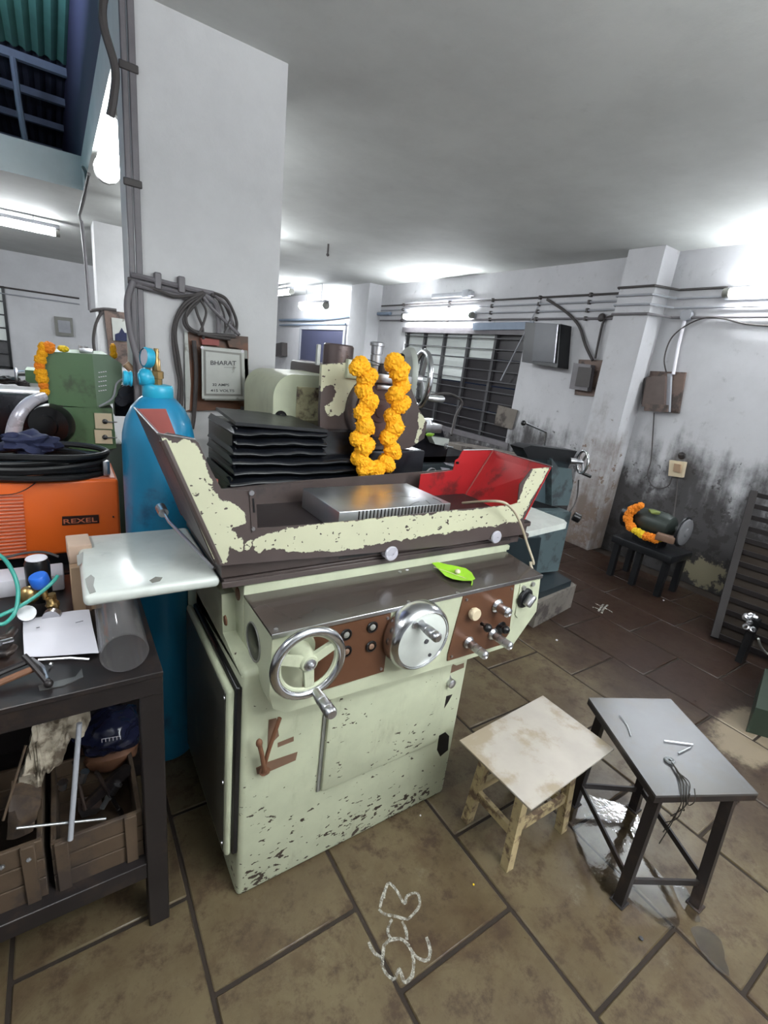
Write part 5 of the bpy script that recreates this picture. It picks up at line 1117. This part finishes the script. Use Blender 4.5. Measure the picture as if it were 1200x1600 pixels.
o0, o1 = ap(329, 570, .0965), ap(369, 570.5, .0965)
text('lettering', 'BHARAT', 0.030, o0, o1-o0, (0, 0, 1), 'dark_ink', sb, 0.0004, (o1-o0).length)
obj('underline', MB().tube([ap(350, 574, .096), ap(369, 574.5, .096)], 0.0008, 5, 1), 'dark_ink', sb)
for tx, y0, x0, x1 in (('32 AMPS', 603, 332, 358), ('415 VOLTS', 612, 329, 366)):
    o0, o1 = ap(x0, y0, .0965), ap(x1, y0+0.4, .0965)
    text('lettering', tx, 0.018, o0, o1-o0, (0, 0, 1), 'dark_ink', sb, 0.0004, (o1-o0).length)
obj('handle', slab([(379, 560), (385, 560), (387, 605), (381, 606)], 0.05, 0.03), 'grey_rim', sb)
for p in ((316, 543), (379, 549)): obj('screw', MB().cyl(ap(*p, .087), ap(*p, .093), 0.008, n=10), 'paper', sb)
obj('fuse_block', slab([(312, 528), (340, 530), (340, 540), (314, 538)], 0.02, 0.03), 'rust_red', sb)
obj('wood_block', slab([(352, 530), (372, 528), (374, 544), (356, 542)], 0.02, 0.03), 'board_wood', sb)
# panel with a machine picture on the far pillar
fp = thing('framed_picture', 'dark red framed board with a small picture on the far pillar, left of the trunking', 'panel', at(182, 525, y=7.9))
def ar(px, py, d=0): return at(px, py, y=8.0-d)
obj('frame', MB().prism([ar(162, 484), (ar(206, 490)), ar(212, 570), ar(172, 570)], (0, -0.05, 0)), 'brown_board', fp)
obj('picture', MB().prism([ar(174, 496, .055), ar(205, 500, .055), ar(208, 535, .055), ar(177, 532, .055)], (0, -0.01, 0)), 'grey_box', fp)
obj('printed_shape', MB().prism([ar(180, 522, .07), ar(186, 520, .07), ar(190, 512, .07), ar(195, 520, .07), ar(206, 520, .07), ar(208, 534, .07), ar(180, 532, .07)], (0, -0.004, 0)), 'navy', fp)
obj('pillar_cable', MB().tube([ar(160, 486, .06), ar(150, 505, .06), ar(146, 530, .06), ar(148, 552, .06)], 0.02, 8, 4).tube([ar(140, 486, .04), ar(162, 483, .04), ar(182, 485, .04)], 0.022, 8, 3), 'cable_grey', label='black cable drooping beside the framed panel on the far pillar', cat='cable')
# framed notice on the back wall
def aw(px, py, d=0): return at(px, py, y=BY-d)
fn = thing('framed_notice', 'small grey framed notice on the far back wall at the left', 'notice', aw(100, 510))
obj('frame', MB().prism([aw(84, 494), aw(113, 497), aw(115, 526), aw(87, 524)], (0, -0.06, 0)), 'grey_rim', fn)
obj('sheet', MB().prism([aw(90, 500, .065), aw(109, 502, .065), aw(111, 521, .065), aw(92, 519, .065)], (0, -0.01, 0)), 'conduit', fn)

# ================================================================== green lathe behind the welder
gl = thing('green_lathe', 'green lathe headstock standing behind the orange welder', 'machine', (0.1, 3.0, 0.8))
YL = 2.9
def al(px, py, d=0.0): return at(px, py, y=YL+d)
obj('headstock', MB().prism([al(65, 549), al(144, 553), al(152, 638), al(76, 632)], (0, 0.42, 0)), 'green_paint', gl)
hs = obj('gear_cover', MB().prism([al(144, 553), al(168, 554), al(190, 568), al(192, 595), al(178, 630), al(152, 638)], (0, 0.38, 0)), mat('green_enamel_light', (0.13, 0.20, 0.13), 0.42, var=0.1), gl)
lvm = MB()
for i in range(5):
    for j in range(4):
        p = al(155+j*3.4, 582+i*7.2-j*0.5, -0.002); lvm.box((p.x-0.0035, p.y-0.003, p.z-0.002), (p.x+0.0035, p.y, p.z+0.002))
obj('vent_slot', lvm, 'paper', gl)
obj('pedestal', MB().prism([al(98, 636), al(176, 638), al(182, 700), al(150, 706), al(106, 690)], (0, 0.38, 0)), 'green_paint', gl)
obj('pedestal_foot', MB().cyl(al(108, 696, .02), al(158, 704, .02), 0.03, n=16), 'green_paint', gl)
obj('lathe_base', MB().box((-0.1, 2.93, 0), (0.27, 3.35, 1.12), 0.01), 'green_dark', gl)
for i, (y0, y1) in enumerate(((645, 670), (671, 693))):
    s1 = obj('switch_plate', MB().prism([al(147, y0, -.002), al(174, y0+1, -.002), al(176, y1, -.002), al(149, y1-1, -.002)], (0, -0.012, 0)), 'ivory', gl)
    c = al(164, (y0+y1)/2+1, -0.016)
    obj('rotary_knob', MB().lathe(c, (0, -1, 0), [(0.013, 0), (0.012, 0.008), (0.006, 0.010), (0, 0.012)], 14), 'black', s1)
    obj('switch_lever', MB().tube([c+V((-0.01, -0.01, 0.0)), c+V((0.055, -0.015, 0))], 0.003, 6, 1), 'steel', s1)
obj('chuck_disc', MB().lathe(al(86, 662, -0.03), (-0.5, -1, 0), [(0, 0), (0.095, 0), (0.10, 0.02), (0.09, 0.06), (0.05, 0.07), (0.05, 0.085), (0.02, 0.09), (0, 0.09)], 36), 'black', gl)
obj('oil_tray', MB().box((-0.55, 3.1, 1.05), (0.0, 3.5, 1.34), 0.02), 'mill_dark', gl)
obj('lever_cluster', MB().box(al(124, 551, .05), al(144, 545, .12), 0.004).cyl(al(125, 548, .1), al(126, 540, .1), 0.010, n=8).cyl(al(134, 548, .1), al(135, 541, .1), 0.008, n=8), 'worn_chrome', gl)
obj('gear_cable', MB().tube([al(192, 592, -.02), al(182, 600, -.02), al(176, 622, -.02), al(155, 635, -.01)], 0.005, 6, 4), 'conduit', gl)
obj('gears', MB().cyl(al(196, 615, .15), al(200, 616, -.02), 0.045, n=20).cyl(al(188, 625, .15), al(190, 626, -.02), 0.03, n=16).box(al(180, 650, .1), al(205, 600, .2)), 'mill_dark', gl)
obj('flexible_duct', MB().tube([at(20, 700, y=2.62), at(22, 672, y=2.62), at(30, 648, y=2.62), at(48, 628, y=2.66), at(68, 620, y=2.72)], 0.033, 12, 6, r1=0.022), 'foil', label='shiny silver wrapped curved duct left of the green lathe', cat='duct')
gm = thing('small_marigold_garland', 'small orange garland draped over the left edge of the green lathe', 'garland', al(68, 590))
def flowers(par, pts, f, r_, mats):
    pr = {}
    for i, p in enumerate(pts):
        m = mats[i % len(mats)]; c = f(*p)
        if m not in pr:
            src = pompom(11); o = obj('flower', src, m, par); pr[m] = o
            for v in o.data.vertices: v.co += wpos(par)
        else: o = pr[m].copy(); COL.objects.link(o); o.parent = par
        rr = r_*random.uniform(.85, 1.15); o.location = c-wpos(par); o.scale = (rr, rr, rr); o.rotation_euler = (random.uniform(0, 6), random.uniform(0, 6), 0)
flowers(gm, [(68, 542), (76, 543), (66, 552), (63, 562), (62, 572), (64, 582), (66, 592), (68, 602), (70, 612)], lambda x, y: al(x, y, -0.01), 0.021, ['flower', 'flower_o', 'flower'])
obj('marigold_flower', MB().ball(al(99, 545, .03), 0.020, 3, (1.2, 1, .8), .3, 5), 'flower_y', label='single yellow marigold on top of the green lathe', cat='flower')
obj('marigold_flower', MB().ball(at(177, 546, y=3.2), 0.02, 3, (.8, 1, 1.6), .3, 5).ball(at(178, 554, y=3.2), 0.02, 3, (.9, 1, 1.2), .3, 5), 'flower', label='orange marigold blossom behind the right end of the green lathe', cat='flower')
obj('wooden_rod', MB().cyl(at(196, 568, y=2.75), at(212, 584, y=2.75), 0.018, n=12), 'card', label='pale wooden rod end beside the blue regulator', cat='rod')
# more lathe shapes far left
t2 = thing('distant_lathe', 'distant lathe with green tailstock and dark bed at the left edge', 'machine', at(30, 600, y=4.2))
def a5(px, py, d=0): return at(px, py, y=4.2+d)
obj('tailstock', MB().prism([a5(39, 578), a5(66, 580), a5(70, 600), a5(40, 598)], (0, 0.3, 0)), 'green_paint', t2)
obj('slide', MB().prism([a5(38, 598), a5(76, 600), a5(76, 616), a5(38, 614)], (0, 0.3, 0)), 'grey_box', t2)
obj('tail_wheel', MB().cyl(a5(24, 583), a5(39, 583), 0.02, n=14).torus(a5(26, 588), (1, 0, 0), 0.05, 0.010, 24, 8), 'worn_chrome', t2)
obj('bed', MB().prism([a5(-40, 602), a5(70, 614), a5(70, 650), a5(-40, 640)], (0, 0.5, 0)), 'charcoal', t2)
obj('bed_lower', MB().prism([a5(-40, 640), a5(70, 650), a5(70, 720), a5(-40, 720)], (0, 0.4, 0)), 'mill_dark', t2)
obj('tool_clutter', MB().ball(a5(12, 594), 0.045, 3, (1.6, 1, .6), .5, 4, 2).ball(a5(36, 600, -.05), 0.03, 3, (1.2, 1, .8), .5, 4, 5), 'dark_steel', t2)

# ================================================================== lathe in the middle distance, behind the garland
ml = thing('engine_lathe', 'black oily lathe with bright levers behind the red guard, under the barred window', 'machine', at(690, 720, y=3.4))
def am(px, py, d=0): return at(px, py, y=3.4+d)
obj('bed', MB().prism([am(610, 715), am(745, 712), am(760, 730), am(760, 790), am(610, 790)], (0, 0.6, 0)), 'mill_dark', ml)
for q_ in (am(620, 780), am(745, 780)): obj('bed_leg', MB().box((q_.x-.12, 3.45, 0), (q_.x+.12, 3.95, q_.z+.02)), 'mill_dark', ml)
obj('carriage', MB().prism([am(640, 660), am(655, 652), am(690, 668), am(700, 700), am(695, 722), am(640, 722)], (0, 0.35, 0)), 'mill_dark', ml)
obj('tool_post', MB().box(am(654, 676, -.05), am(681, 661, .05)+V((0, 0.04, 0)), 0.004), 'worn_chrome', ml)
obj('tool_post_top', MB().cyl(am(668, 662), am(668, 654), 0.05, 0.03, 12).cyl(am(668, 656), am(676, 655), 0.012, n=8), 'steel', ml)
obj('cross_slide', MB().prism([am(674, 682, -.08), am(702, 686, -.08), am(700, 698, -.08), am(680, 694, -.08)], (0, 0.12, 0)), 'cream_plate', ml)
obj('slide_wheel', MB().torus(am(697, 697, -.12), (0.4, -1, 0), 0.022, 0.008, 24, 8).cyl(am(697, 697, -.12), am(708, 699, -.14), 0.006, n=8), 'worn_chrome', ml)
obj('spindle', MB().lathe(am(612, 716, -.1), (1, -0.2, 0), [(0, 0), (0.06, 0), (0.06, 0.02), (0.04, 0.025), (0.04, 0.05), (0.05, 0.055), (0.05, 0.07), (0.03, 0.075), (0.03, 0.10), (0, 0.10)], 24), 'worn_chrome', ml)
obj('apron_wheel', MB().torus(am(672, 746, -.12), (0.2, -1, 0), 0.085, 0.010, 36, 8), 'chrome', ml)
obj('apron', MB().box(am(650, 760, -.05), am(745, 722, .0)+V((0, 0.05, 0)), 0.01), 'bluegrey_dark', ml)
obj('name_strip', MB().prism([am(693, 722, -.055), am(712, 726, -.055), am(712, 730, -.055), am(697, 726, -.055)], (0, -0.006, 0)).prism([am(688, 730, -.055), am(702, 732, -.055), am(702, 735, -.055), am(690, 734, -.055)], (0, -0.006, 0)), 'foil', ml)
bits = MB()
for i in range(14):
    q = am(random.uniform(612, 700), random.uniform(722, 755), -.1); bits.ball(q, random.uniform(.006, .012), 1)
obj('bright_fittings', bits, 'worn_chrome', ml)
obj('leaf_on_lathe', MB().ball(am(672, 679, -.1), 0.028, 2, (1.5, 1, .6), .5, 4), 'leaf', label='green leaves lying on the dark lathe below the window', cat='leaf')
obj('coolant_pipe', MB().tube([at(670, 618, y=3.6), at(700, 615, y=3.6), at(722, 628, y=3.6), at(712, 650, y=3.6), at(705, 680, y=3.5)], 0.012, 8, 5), 'cable_grey', label='thin curved pipe standing in front of the barred window', cat='pipe')
ws = obj('wall_ledge', MB().prism([at(690, 690, x=4.6), at(815, 715, x=4.6), at(815, 760, x=4.6), at(690, 740, x=4.6)], (0.35, 0, 0)), 'concrete', label='low grimy concrete ledge below the barred window', cat='ledge')
obj('leaning_sheet', MB().prism([at(778, 633, x=4.945), at(809, 641, x=4.945), at(800, 671, x=4.945), at(772, 664, x=4.945)], (0.008, 0, 0)), 'concrete', label='pale grimy sheet leaning at the lower right of the window', cat='sheet')

# ================================================================== right wall fittings
def ax_(px, py, d=0.0): return at(px, py, x=WX-d)
def wslab(pts, d, th): return MB().prism([ax_(x, y, d) for x, y in pts], (-th, 0, 0))
cb2 = thing('wall_cabinet', 'large dark steel electrical cabinet on the wall above the blue-grey machine', 'cabinet', ax_(865, 540))
obj('cabinet_body', wslab([(838, 507), (893, 510), (888, 577), (832, 568)], 0.0, 0.20), 'charcoal', cb2)
obj('cabinet_door', MB().prism([at(x, y, x=4.775) for x, y in ((838, 505), (872, 507), (866, 567), (832, 564))], (-0.012, 0, 0)), mat('sooty_steel', (0.035, 0.037, 0.043), 0.35, 0.3, var=0.4, scale=4), cb2)
obj('door_edge', MB().tube([at(872, 507, x=4.765), at(866, 567, x=4.765)], 0.008, 6, 1), 'foil', cb2)
ib = thing('isolator_switch', 'small dark brown isolator box on a brown board beside the wall column', 'switch box', ax_(920, 590))
obj('board', wslab([(906, 562), (943, 563), (935, 620), (899, 617)], 0.0, 0.02), 'brown_board', ib)
obj('case', wslab([(903, 568), (930, 571), (924, 612), (896, 608)], 0.02, 0.08), 'conduit_dark', ib)
obj('lid', wslab([(905, 573), (926, 575), (921, 606), (899, 603)], 0.10, 0.012), 'cable_grey', ib)
fb = thing('fuse_board', 'brown wooden fuse board with a dark fuse box on the right wall', 'fuse board', ax_(1040, 615))
obj('board', wslab([(1018, 580), (1073, 582), (1062, 646), (1008, 641)], 0.0, 0.025), 'brown_board', fb)
obj('meter_box', wslab([(1016, 590), (1045, 588), (1043, 637), (1008, 636)], 0.025, 0.07), mat('brown_dusty_box', (0.10, 0.07, 0.06), 0.5, var=0.3), fb)
obj('side_shade', wslab([(1010, 592), (1018, 588), (1014, 636), (1006, 632)], 0.0, 0.05), 'cable_grey', fb)
obj('fuse_carrier', wslab([(1010, 631), (1045, 633), (1044, 644), (1008, 642)], 0.10, 0.02), 'brown_board', fb)
obj('vertical_strip', wslab([(1045, 584), (1051, 584), (1048, 644), (1043, 644)], 0.025, 0.03), 'conduit', fb)
dc = thing('drop_conduit', 'white vertical conduit rising from the fuse board to the pipes', 'conduit', ax_(1060, 540))
obj('pipe', MB().tube([ax_(1072, 492, .03), ax_(1060, 540, .03), ax_(1052, 585, .04)], 0.016, 8, 2), 'paper', dc)
obj('junction', MB().lathe(ax_(1071, 492, .06), (1, 0, 0), [(0, 0), (0.05, 0), (0.05, 0.05)], 20), 'conduit', dc)
obj('hanging_cable', MB().tube([ax_(1041, 582, .04), ax_(1038, 560, .04), ax_(1048, 530, .04), ax_(1070, 510, .04), ax_(1100, 497, .04), ax_(1130, 498, .04), ax_(1165, 506, .04), ax_(1215, 510, .04)], 0.007, 8, 6), 'cable_grey', label='dark cable curving from the fuse board up along the right wall', cat='cable')
sk = thing('wall_socket', 'small ivory wall socket above the bench grinder', 'socket', ax_(1062, 735))
obj('plate', wslab([(1050, 719), (1074, 722), (1069, 746), (1048, 743)], 0.0, 0.05), 'ivory', sk)
obj('switch', wslab([(1055, 724), (1065, 726), (1064, 739), (1053, 736)], 0.05, 0.02), 'card', sk)
obj('soot_mark', MB().ball(ax_(1065, 712, .01), 0.035, 2, (.3, 1, 1), .4, 4), 'dark_steel', sk)
obj('socket_cable', MB().tube([ax_(1022, 645, .02), ax_(1020, 680, .02), ax_(1017, 720, .02), ax_(1012, 740, .03), ax_(1018, 758, .04), ax_(1032, 763, .04), ax_(1045, 758, .04), ax_(1050, 745, .04)], 0.006, 8, 6), 'cable_grey', label='grey cable looping from the fuse board down to the wall socket', cat='cable')
obj('grinder_lead', MB().tube([ax_(1059, 747, .04), ax_(1056, 780, .06), ax_(1052, 810, .12)], 0.006, 8, 4), 'cable_grey', label='thin lead dropping from the wall socket to the bench grinder', cat='cable')
obj('diagonal_conduit', MB().tube([ax_(855, 468, .03), ax_(885, 488, .03), ax_(905, 510, .03), ax_(915, 540, .04), ax_(926, 563, .05)], 0.016, 8, 4), 'cable_grey', label='dark conduit slanting down to the small isolator box', cat='conduit')
obj('short_conduit', MB().tube([ax_(960, 493, .03), ax_(944, 500, .03), ax_(936, 530, .03), ax_(930, 560, .05)], 0.012, 8, 4).ball(ax_(940, 496, .04), 0.045, 2, (.6, 1, 1)), 'cable_grey', label='short conduit with round junction beside the wall column', cat='conduit')
obj('slanting_rod', MB().cyl(at(845, 470, x=4.95), at(782, 595, x=4.95), 0.008, n=8), 'conduit', label='thin pale rod slanting in front of the barred window', cat='rod')
obj('blue_sheet', wslab([(740, 505), (835, 503), (835, 515), (740, 516)], 0.03, 0.02), 'blue_haze', label='blue strip above the dark half of the barred window', cat='strip')
obj('far_switch', MB().prism([at(438, 538, x=4.98), at(449, 536, x=4.98), at(449, 557, x=4.98), at(438, 558, x=4.98)], (-0.15, 0, 0)), 'cable_grey', label='small dark switch box on the far wall beside the doorway', cat='switch box')
obj('far_conduit', MB().tube([at(437, 500, x=4.93), at(500, 499, x=4.93), at(560, 492, x=4.93), at(610, 490, x=4.93)], 0.03, 8, 3).tube([at(437, 508, x=4.93), at(540, 506, x=4.93)], 0.02, 6, 1), 'blue_haze', label='bluish conduit along the far right wall above the doorway', cat='conduit')
obj('white_bottle', MB().lathe((lambda p: (p.x, 7.0, 1.03))(at(488, 592, y=7.0)), (0, 0, 1), [(0, 0), (0.06, 0), (0.06, 0.18), (0.03, 0.24), (0.03, 0.27), (0, 0.27)], 16), 'paper', label='white bottle standing far behind the cream motor housing', cat='bottle')
obj('far_table', MB().box((2.1, 6.6, 0.98), (3.6, 7.4, 1.03)).box((2.15, 6.65, 0), (2.25, 6.75, .98)).box((3.4, 6.65, 0), (3.5, 6.75, .98)), 'charcoal', label='dark table far behind the grinder carrying a bottle', cat='table')

# ================================================================== blue-grey milling machine on plinth
pl_ = obj('concrete_plinth', MB().prism([(2.74, 1.86, 0), (3.32, 1.96, 0), (3.42, 2.5, 0), (2.80, 2.75, 0)], (0, 0, 0.20)), 'concrete', label='grimy concrete plinth under the blue-grey machine', cat='plinth')
mm = thing('milling_machine', 'blue-grey machine with a bright handwheel and lever, right of the grinder by the wall', 'machine', (3.1, 2.3, .2))
def az(px, py, y=2.2): return at(px, py, y=y)
obj('sump_tray', MB().prism([(2.72, 1.90, 0.20), (3.24, 1.96, 0.20), (3.34, 2.5, 0.20), (2.8, 2.75, 0.20)], (0, 0, 0.05)), 'bluegrey_dark', mm)
obj('column', MB().prism([az(776, 920, 2.1), az(846, 895, 2.1), az(872, 892, 2.1), az(893, 800, 2.1), az(838, 800, 2.1), az(800, 800, 2.1)], (0, 0.35, 0)), 'bluegrey', mm)
obj('column_front', MB().prism([az(775, 845, 2.08), az(846, 840, 2.08), az(838, 893, 2.08), az(778, 915, 2.08)], (0, 0.02, 0)), 'bluegrey_dark', mm)
obj('table_apron', MB().prism([az(830, 780), az(880, 796), az(886, 812), az(880, 826), az(826, 806)], (0, 0.35, 0)), 'charcoal', mm)
hd = obj('ram', MB().prism([az(817, 700), az(830, 696), az(902, 705), az(892, 722), az(826, 716)], (0, 0.12, 0)), 'charcoal', mm)
obj('head_dark', MB().prism([az(824, 715, 2.22), az(892, 722, 2.22), az(886, 734, 2.22), az(868, 738, 2.22), az(826, 728, 2.22)], (0, 0.10, 0)), 'bluegrey_dark', mm)
obj('head', MB().prism([az(862, 716, 2.18), az(872, 730, 2.18), az(893, 733, 2.18), az(895, 760, 2.18), az(888, 790, 2.18), az(862, 790, 2.18)], (0, 0.30, 0)), 'bluegrey', mm)
obj('head_side', MB().prism([az(822, 735, 2.24), az(862, 728, 2.24), az(862, 792, 2.24), az(832, 786, 2.24)], (0, 0.3, 0)), mat('blue_grey_mid', (0.07, 0.105, 0.12), 0.4, var=0.2), mm)
obj('lever', MB().tube([az(819, 660, 2.3), az(853, 675, 2.3), az(851, 696, 2.3)], 0.009, 8, 1), 'chrome', mm)
obj('lever_knob', MB().ball(az(818, 661, 2.3), 0.020, 2), 'black', mm)
cwh = az(910, 722, 2.12); axw = V((1, -0.55, 0)).normalized()
hw2 = obj('handwheel', MB().torus(cwh, axw, 0.083, 0.0095, 40, 10), 'chrome', mm)
ms = MB().cyl(cwh-axw*0.10, cwh, 0.024, 0.018, 18)
for k in range(3):
    u_ = V((0, 0, 1)); v_ = axw.cross(u_); t = 0.5+k*2*PI/3; d = u_*math.cos(t)+v_*math.sin(t); ms.cyl(cwh, cwh+d*0.08, 0.009, n=8)
obj('spokes', ms, 'worn_chrome', hw2)
obj('grip', MB().cyl(cwh+V((0, 0, -0.078)), cwh+V((0.06, -0.06, -0.10)), 0.013, n=12), 'black', hw2)
obj('cable', MB().tube([az(904, 750, 2.2), az(902, 775, 2.2), az(897, 790, 2.15), az(890, 800, 2.1)], 0.006, 6, 4), 'cable_grey', mm)
obj('oil_outlet', MB().lathe(az(896, 806, 2.05), (0.6, -0.8, -.3), [(0, 0), (0.035, 0), (0.035, 0.05), (0.025, 0.055), (0, 0.03)], 18), 'black', mm)

# ================================================================== bench grinder on stand by the right wall
sg = thing('grinder_stand', 'soot-black stand carrying the bench grinder by the right wall', 'stand', (4.45, 2.0, 0))
X4 = 4.40
def a4(px, py, d=0): return at(px, py, x=X4+d)
c0 = a4(990, 848); c1 = a4(1055, 868)
obj('stand_top', MB().box((4.28, 1.74, 0.33), (4.66, 2.30, 0.40), 0.01), 'charcoal', sg)
for x, y in ((4.30, 1.76), (4.58, 1.76), (4.30, 2.22), (4.58, 2.22), (4.30, 2.0)): obj('leg', MB().box((x, y, 0), (x+0.05, y+0.05, 0.34)), 'charcoal', sg)
bg = thing('bench_grinder', 'sooty green bench grinder with a grinding wheel on its stand by the wall', 'machine', (4.45, 2.0, .4))
axg = V((0, -1, 0)); cg = V((4.45, 2.20, 0.60))
obj('motor', MB().lathe(cg, axg, [(0, 0), (0.07, 0), (0.10, 0.03), (0.115, 0.10), (0.115, 0.24), (0.10, 0.31), (0.06, 0.34), (0.03, 0.35), (0.03, 0.42), (0, 0.42)], 32), mat('sooty_green', (0.035, 0.045, 0.04), 0.45, 0.2, var=0.4), bg)
obj('grinder_foot', MB().box((4.36, 1.92, 0.40), (4.54, 2.16, 0.52), 0.01), 'charcoal', bg)
obj('wheel_far', MB().lathe((4.45, 2.30, 0.60), axg, [(0, 0), (0.13, 0), (0.13, 0.05), (0, 0.05)], 32).box((4.42, 2.19, 0.58), (4.48, 2.3, 0.62)), 'charcoal', bg)
wq = obj('grinding_wheel', MB().lathe((4.45, 1.80, 0.60), axg, [(0, 0), (0.115, 0), (0.12, 0.005), (0.12, 0.035), (0.11, 0.04), (0.04, 0.04), (0.035, 0.05), (0, 0.05)], 36), mat('grey_stone_wheel', (0.17, 0.17, 0.18), 0.7), bg)
obj('wheel_cover', MB().torus((4.45, 1.785, 0.60), axg, 0.128, 0.012, 32, 8), 'charcoal', bg)
obj('tool_rest', MB().box((4.28, 1.78, 0.50), (4.36, 1.93, 0.56), 0.01, 2, rotz(0.3)), 'lacquer', bg)
g2 = thing('orange_yellow_garland', 'orange and yellow marigold garland draped on the bench grinder', 'garland', a4(1005, 820))
flowers(g2, [(985+6*k, 0) for k in range(0)] or [(994, 793), (988, 797), (983, 803), (981, 810), (983, 817), (986, 823)], lambda x, y: a4(x, y, -0.09), 0.036, ['flower_o'])
flowers(g2, [(991, 828), (997, 831), (1003, 835)], lambda x, y: a4(x, y, -0.09), 0.032, ['flower_y'])
flowers(g2, [(1010, 838), (1017, 840), (1024, 842)], lambda x, y: a4(x, y, -0.09), 0.032, ['flower_o'])
flowers(g2, [(1032, 841), (1001, 790)], lambda x, y: a4(x, y, -0.09), 0.028, ['flower_y', 'flower_o'])
obj('leaf_sprig', MB().ball(a4(1022, 800, -.06), 0.035, 2, (1, 1.5, .6), .6, 4), mat('dull_leaf', (0.18, 0.22, 0.06), 0.5), label='small leaf sprig on top of the bench grinder', cat='leaf')
# ================================================================== slatted rack at the right edge
rk = thing('slatted_rack', 'dark rusty slatted rack leaning at the right edge of the photo', 'rack', (4.3, 1.0, 0))
ra, rb = at(1178, 768, x=4.62), V((3.98, 1.17, 0.02))
rdir = (rb-ra); wdt = V((0.12, -0.75, 0))
obj('side_post', leg_bar(rb, ra, 0.05, 0.035), 'rack', rk)
obj('side_post', leg_bar(rb+wdt, ra+wdt, 0.05, 0.035), 'rack', rk)
for i in range(13):
    p = ra+rdir*(0.02+i*0.08); obj('slat', MB().prism([p+V((0, 0, .018)), p+wdt+V((0, 0, .018)), p+wdt+V((0.0, 0, -.018)), p+V((0, 0, -.018))], (0.018, 0, 0)), 'rack', rk)
obj('rack_back', MB().prism([ra+rdir*0.35+V((.03, 0, 0)), ra+rdir*0.35+wdt+V((.03, 0, 0)), rb+wdt+V((.03, 0, 0)), rb+V((.03, 0, 0))], (0.01, 0, 0)), 'grout', rk)
pf = thing('pipe_fittings', 'cluster of bright pipe fittings in front of the slatted rack', 'fittings', at(1160, 975, y=0.95))
mbf = MB()
for i in range(9):
    q = at(1148+random.uniform(0, 30), 962+random.uniform(0, 22), y=0.92); mbf.lathe(q, (random.uniform(-1, 1), random.uniform(-1, 1), random.uniform(-1, 1)), [(0.012, 0), (0.02, 0.003), (0.02, 0.012), (0.012, 0.014), (0.012, 0.03)], 8)
obj('fitting_pile', mbf, 'worn_chrome', pf, kind='stuff')
obj('fitting_stand', MB().box(at(1172, 1018, y=0.92)-V((0.02, 0, 0.2)), at(1182, 972, y=0.92)+V((0.02, 0.04, 0)), 0.004), 'charcoal', pf)
obj('white_hose', MB().tube([at(1185, 998, y=.85), at(1189, 1010, y=.85), at(1200, 1022, y=.84), at(1215, 1026, y=.84)], 0.007, 8, 4), 'grey_box', label='short pale hose end at the right edge in front of the rack', cat='hose')
obj('grey_machine_corner', MB().box((3.60, 0.36, 0.0), (3.88, 0.68, 0.62), 0.02), 'charcoal', label='dark machine corner at the right edge beside the rack', cat='machine')
obj('green_cabinet', MB().prism([at(1165, 1143, z=0), at(1240, 1165, z=0), at(1260, 1100, z=0), at(1182, 1078, z=0)], (0, 0, 0.16)), 'green_dark', label='dark green steel cabinet corner at the right edge of the floor', cat='cabinet')
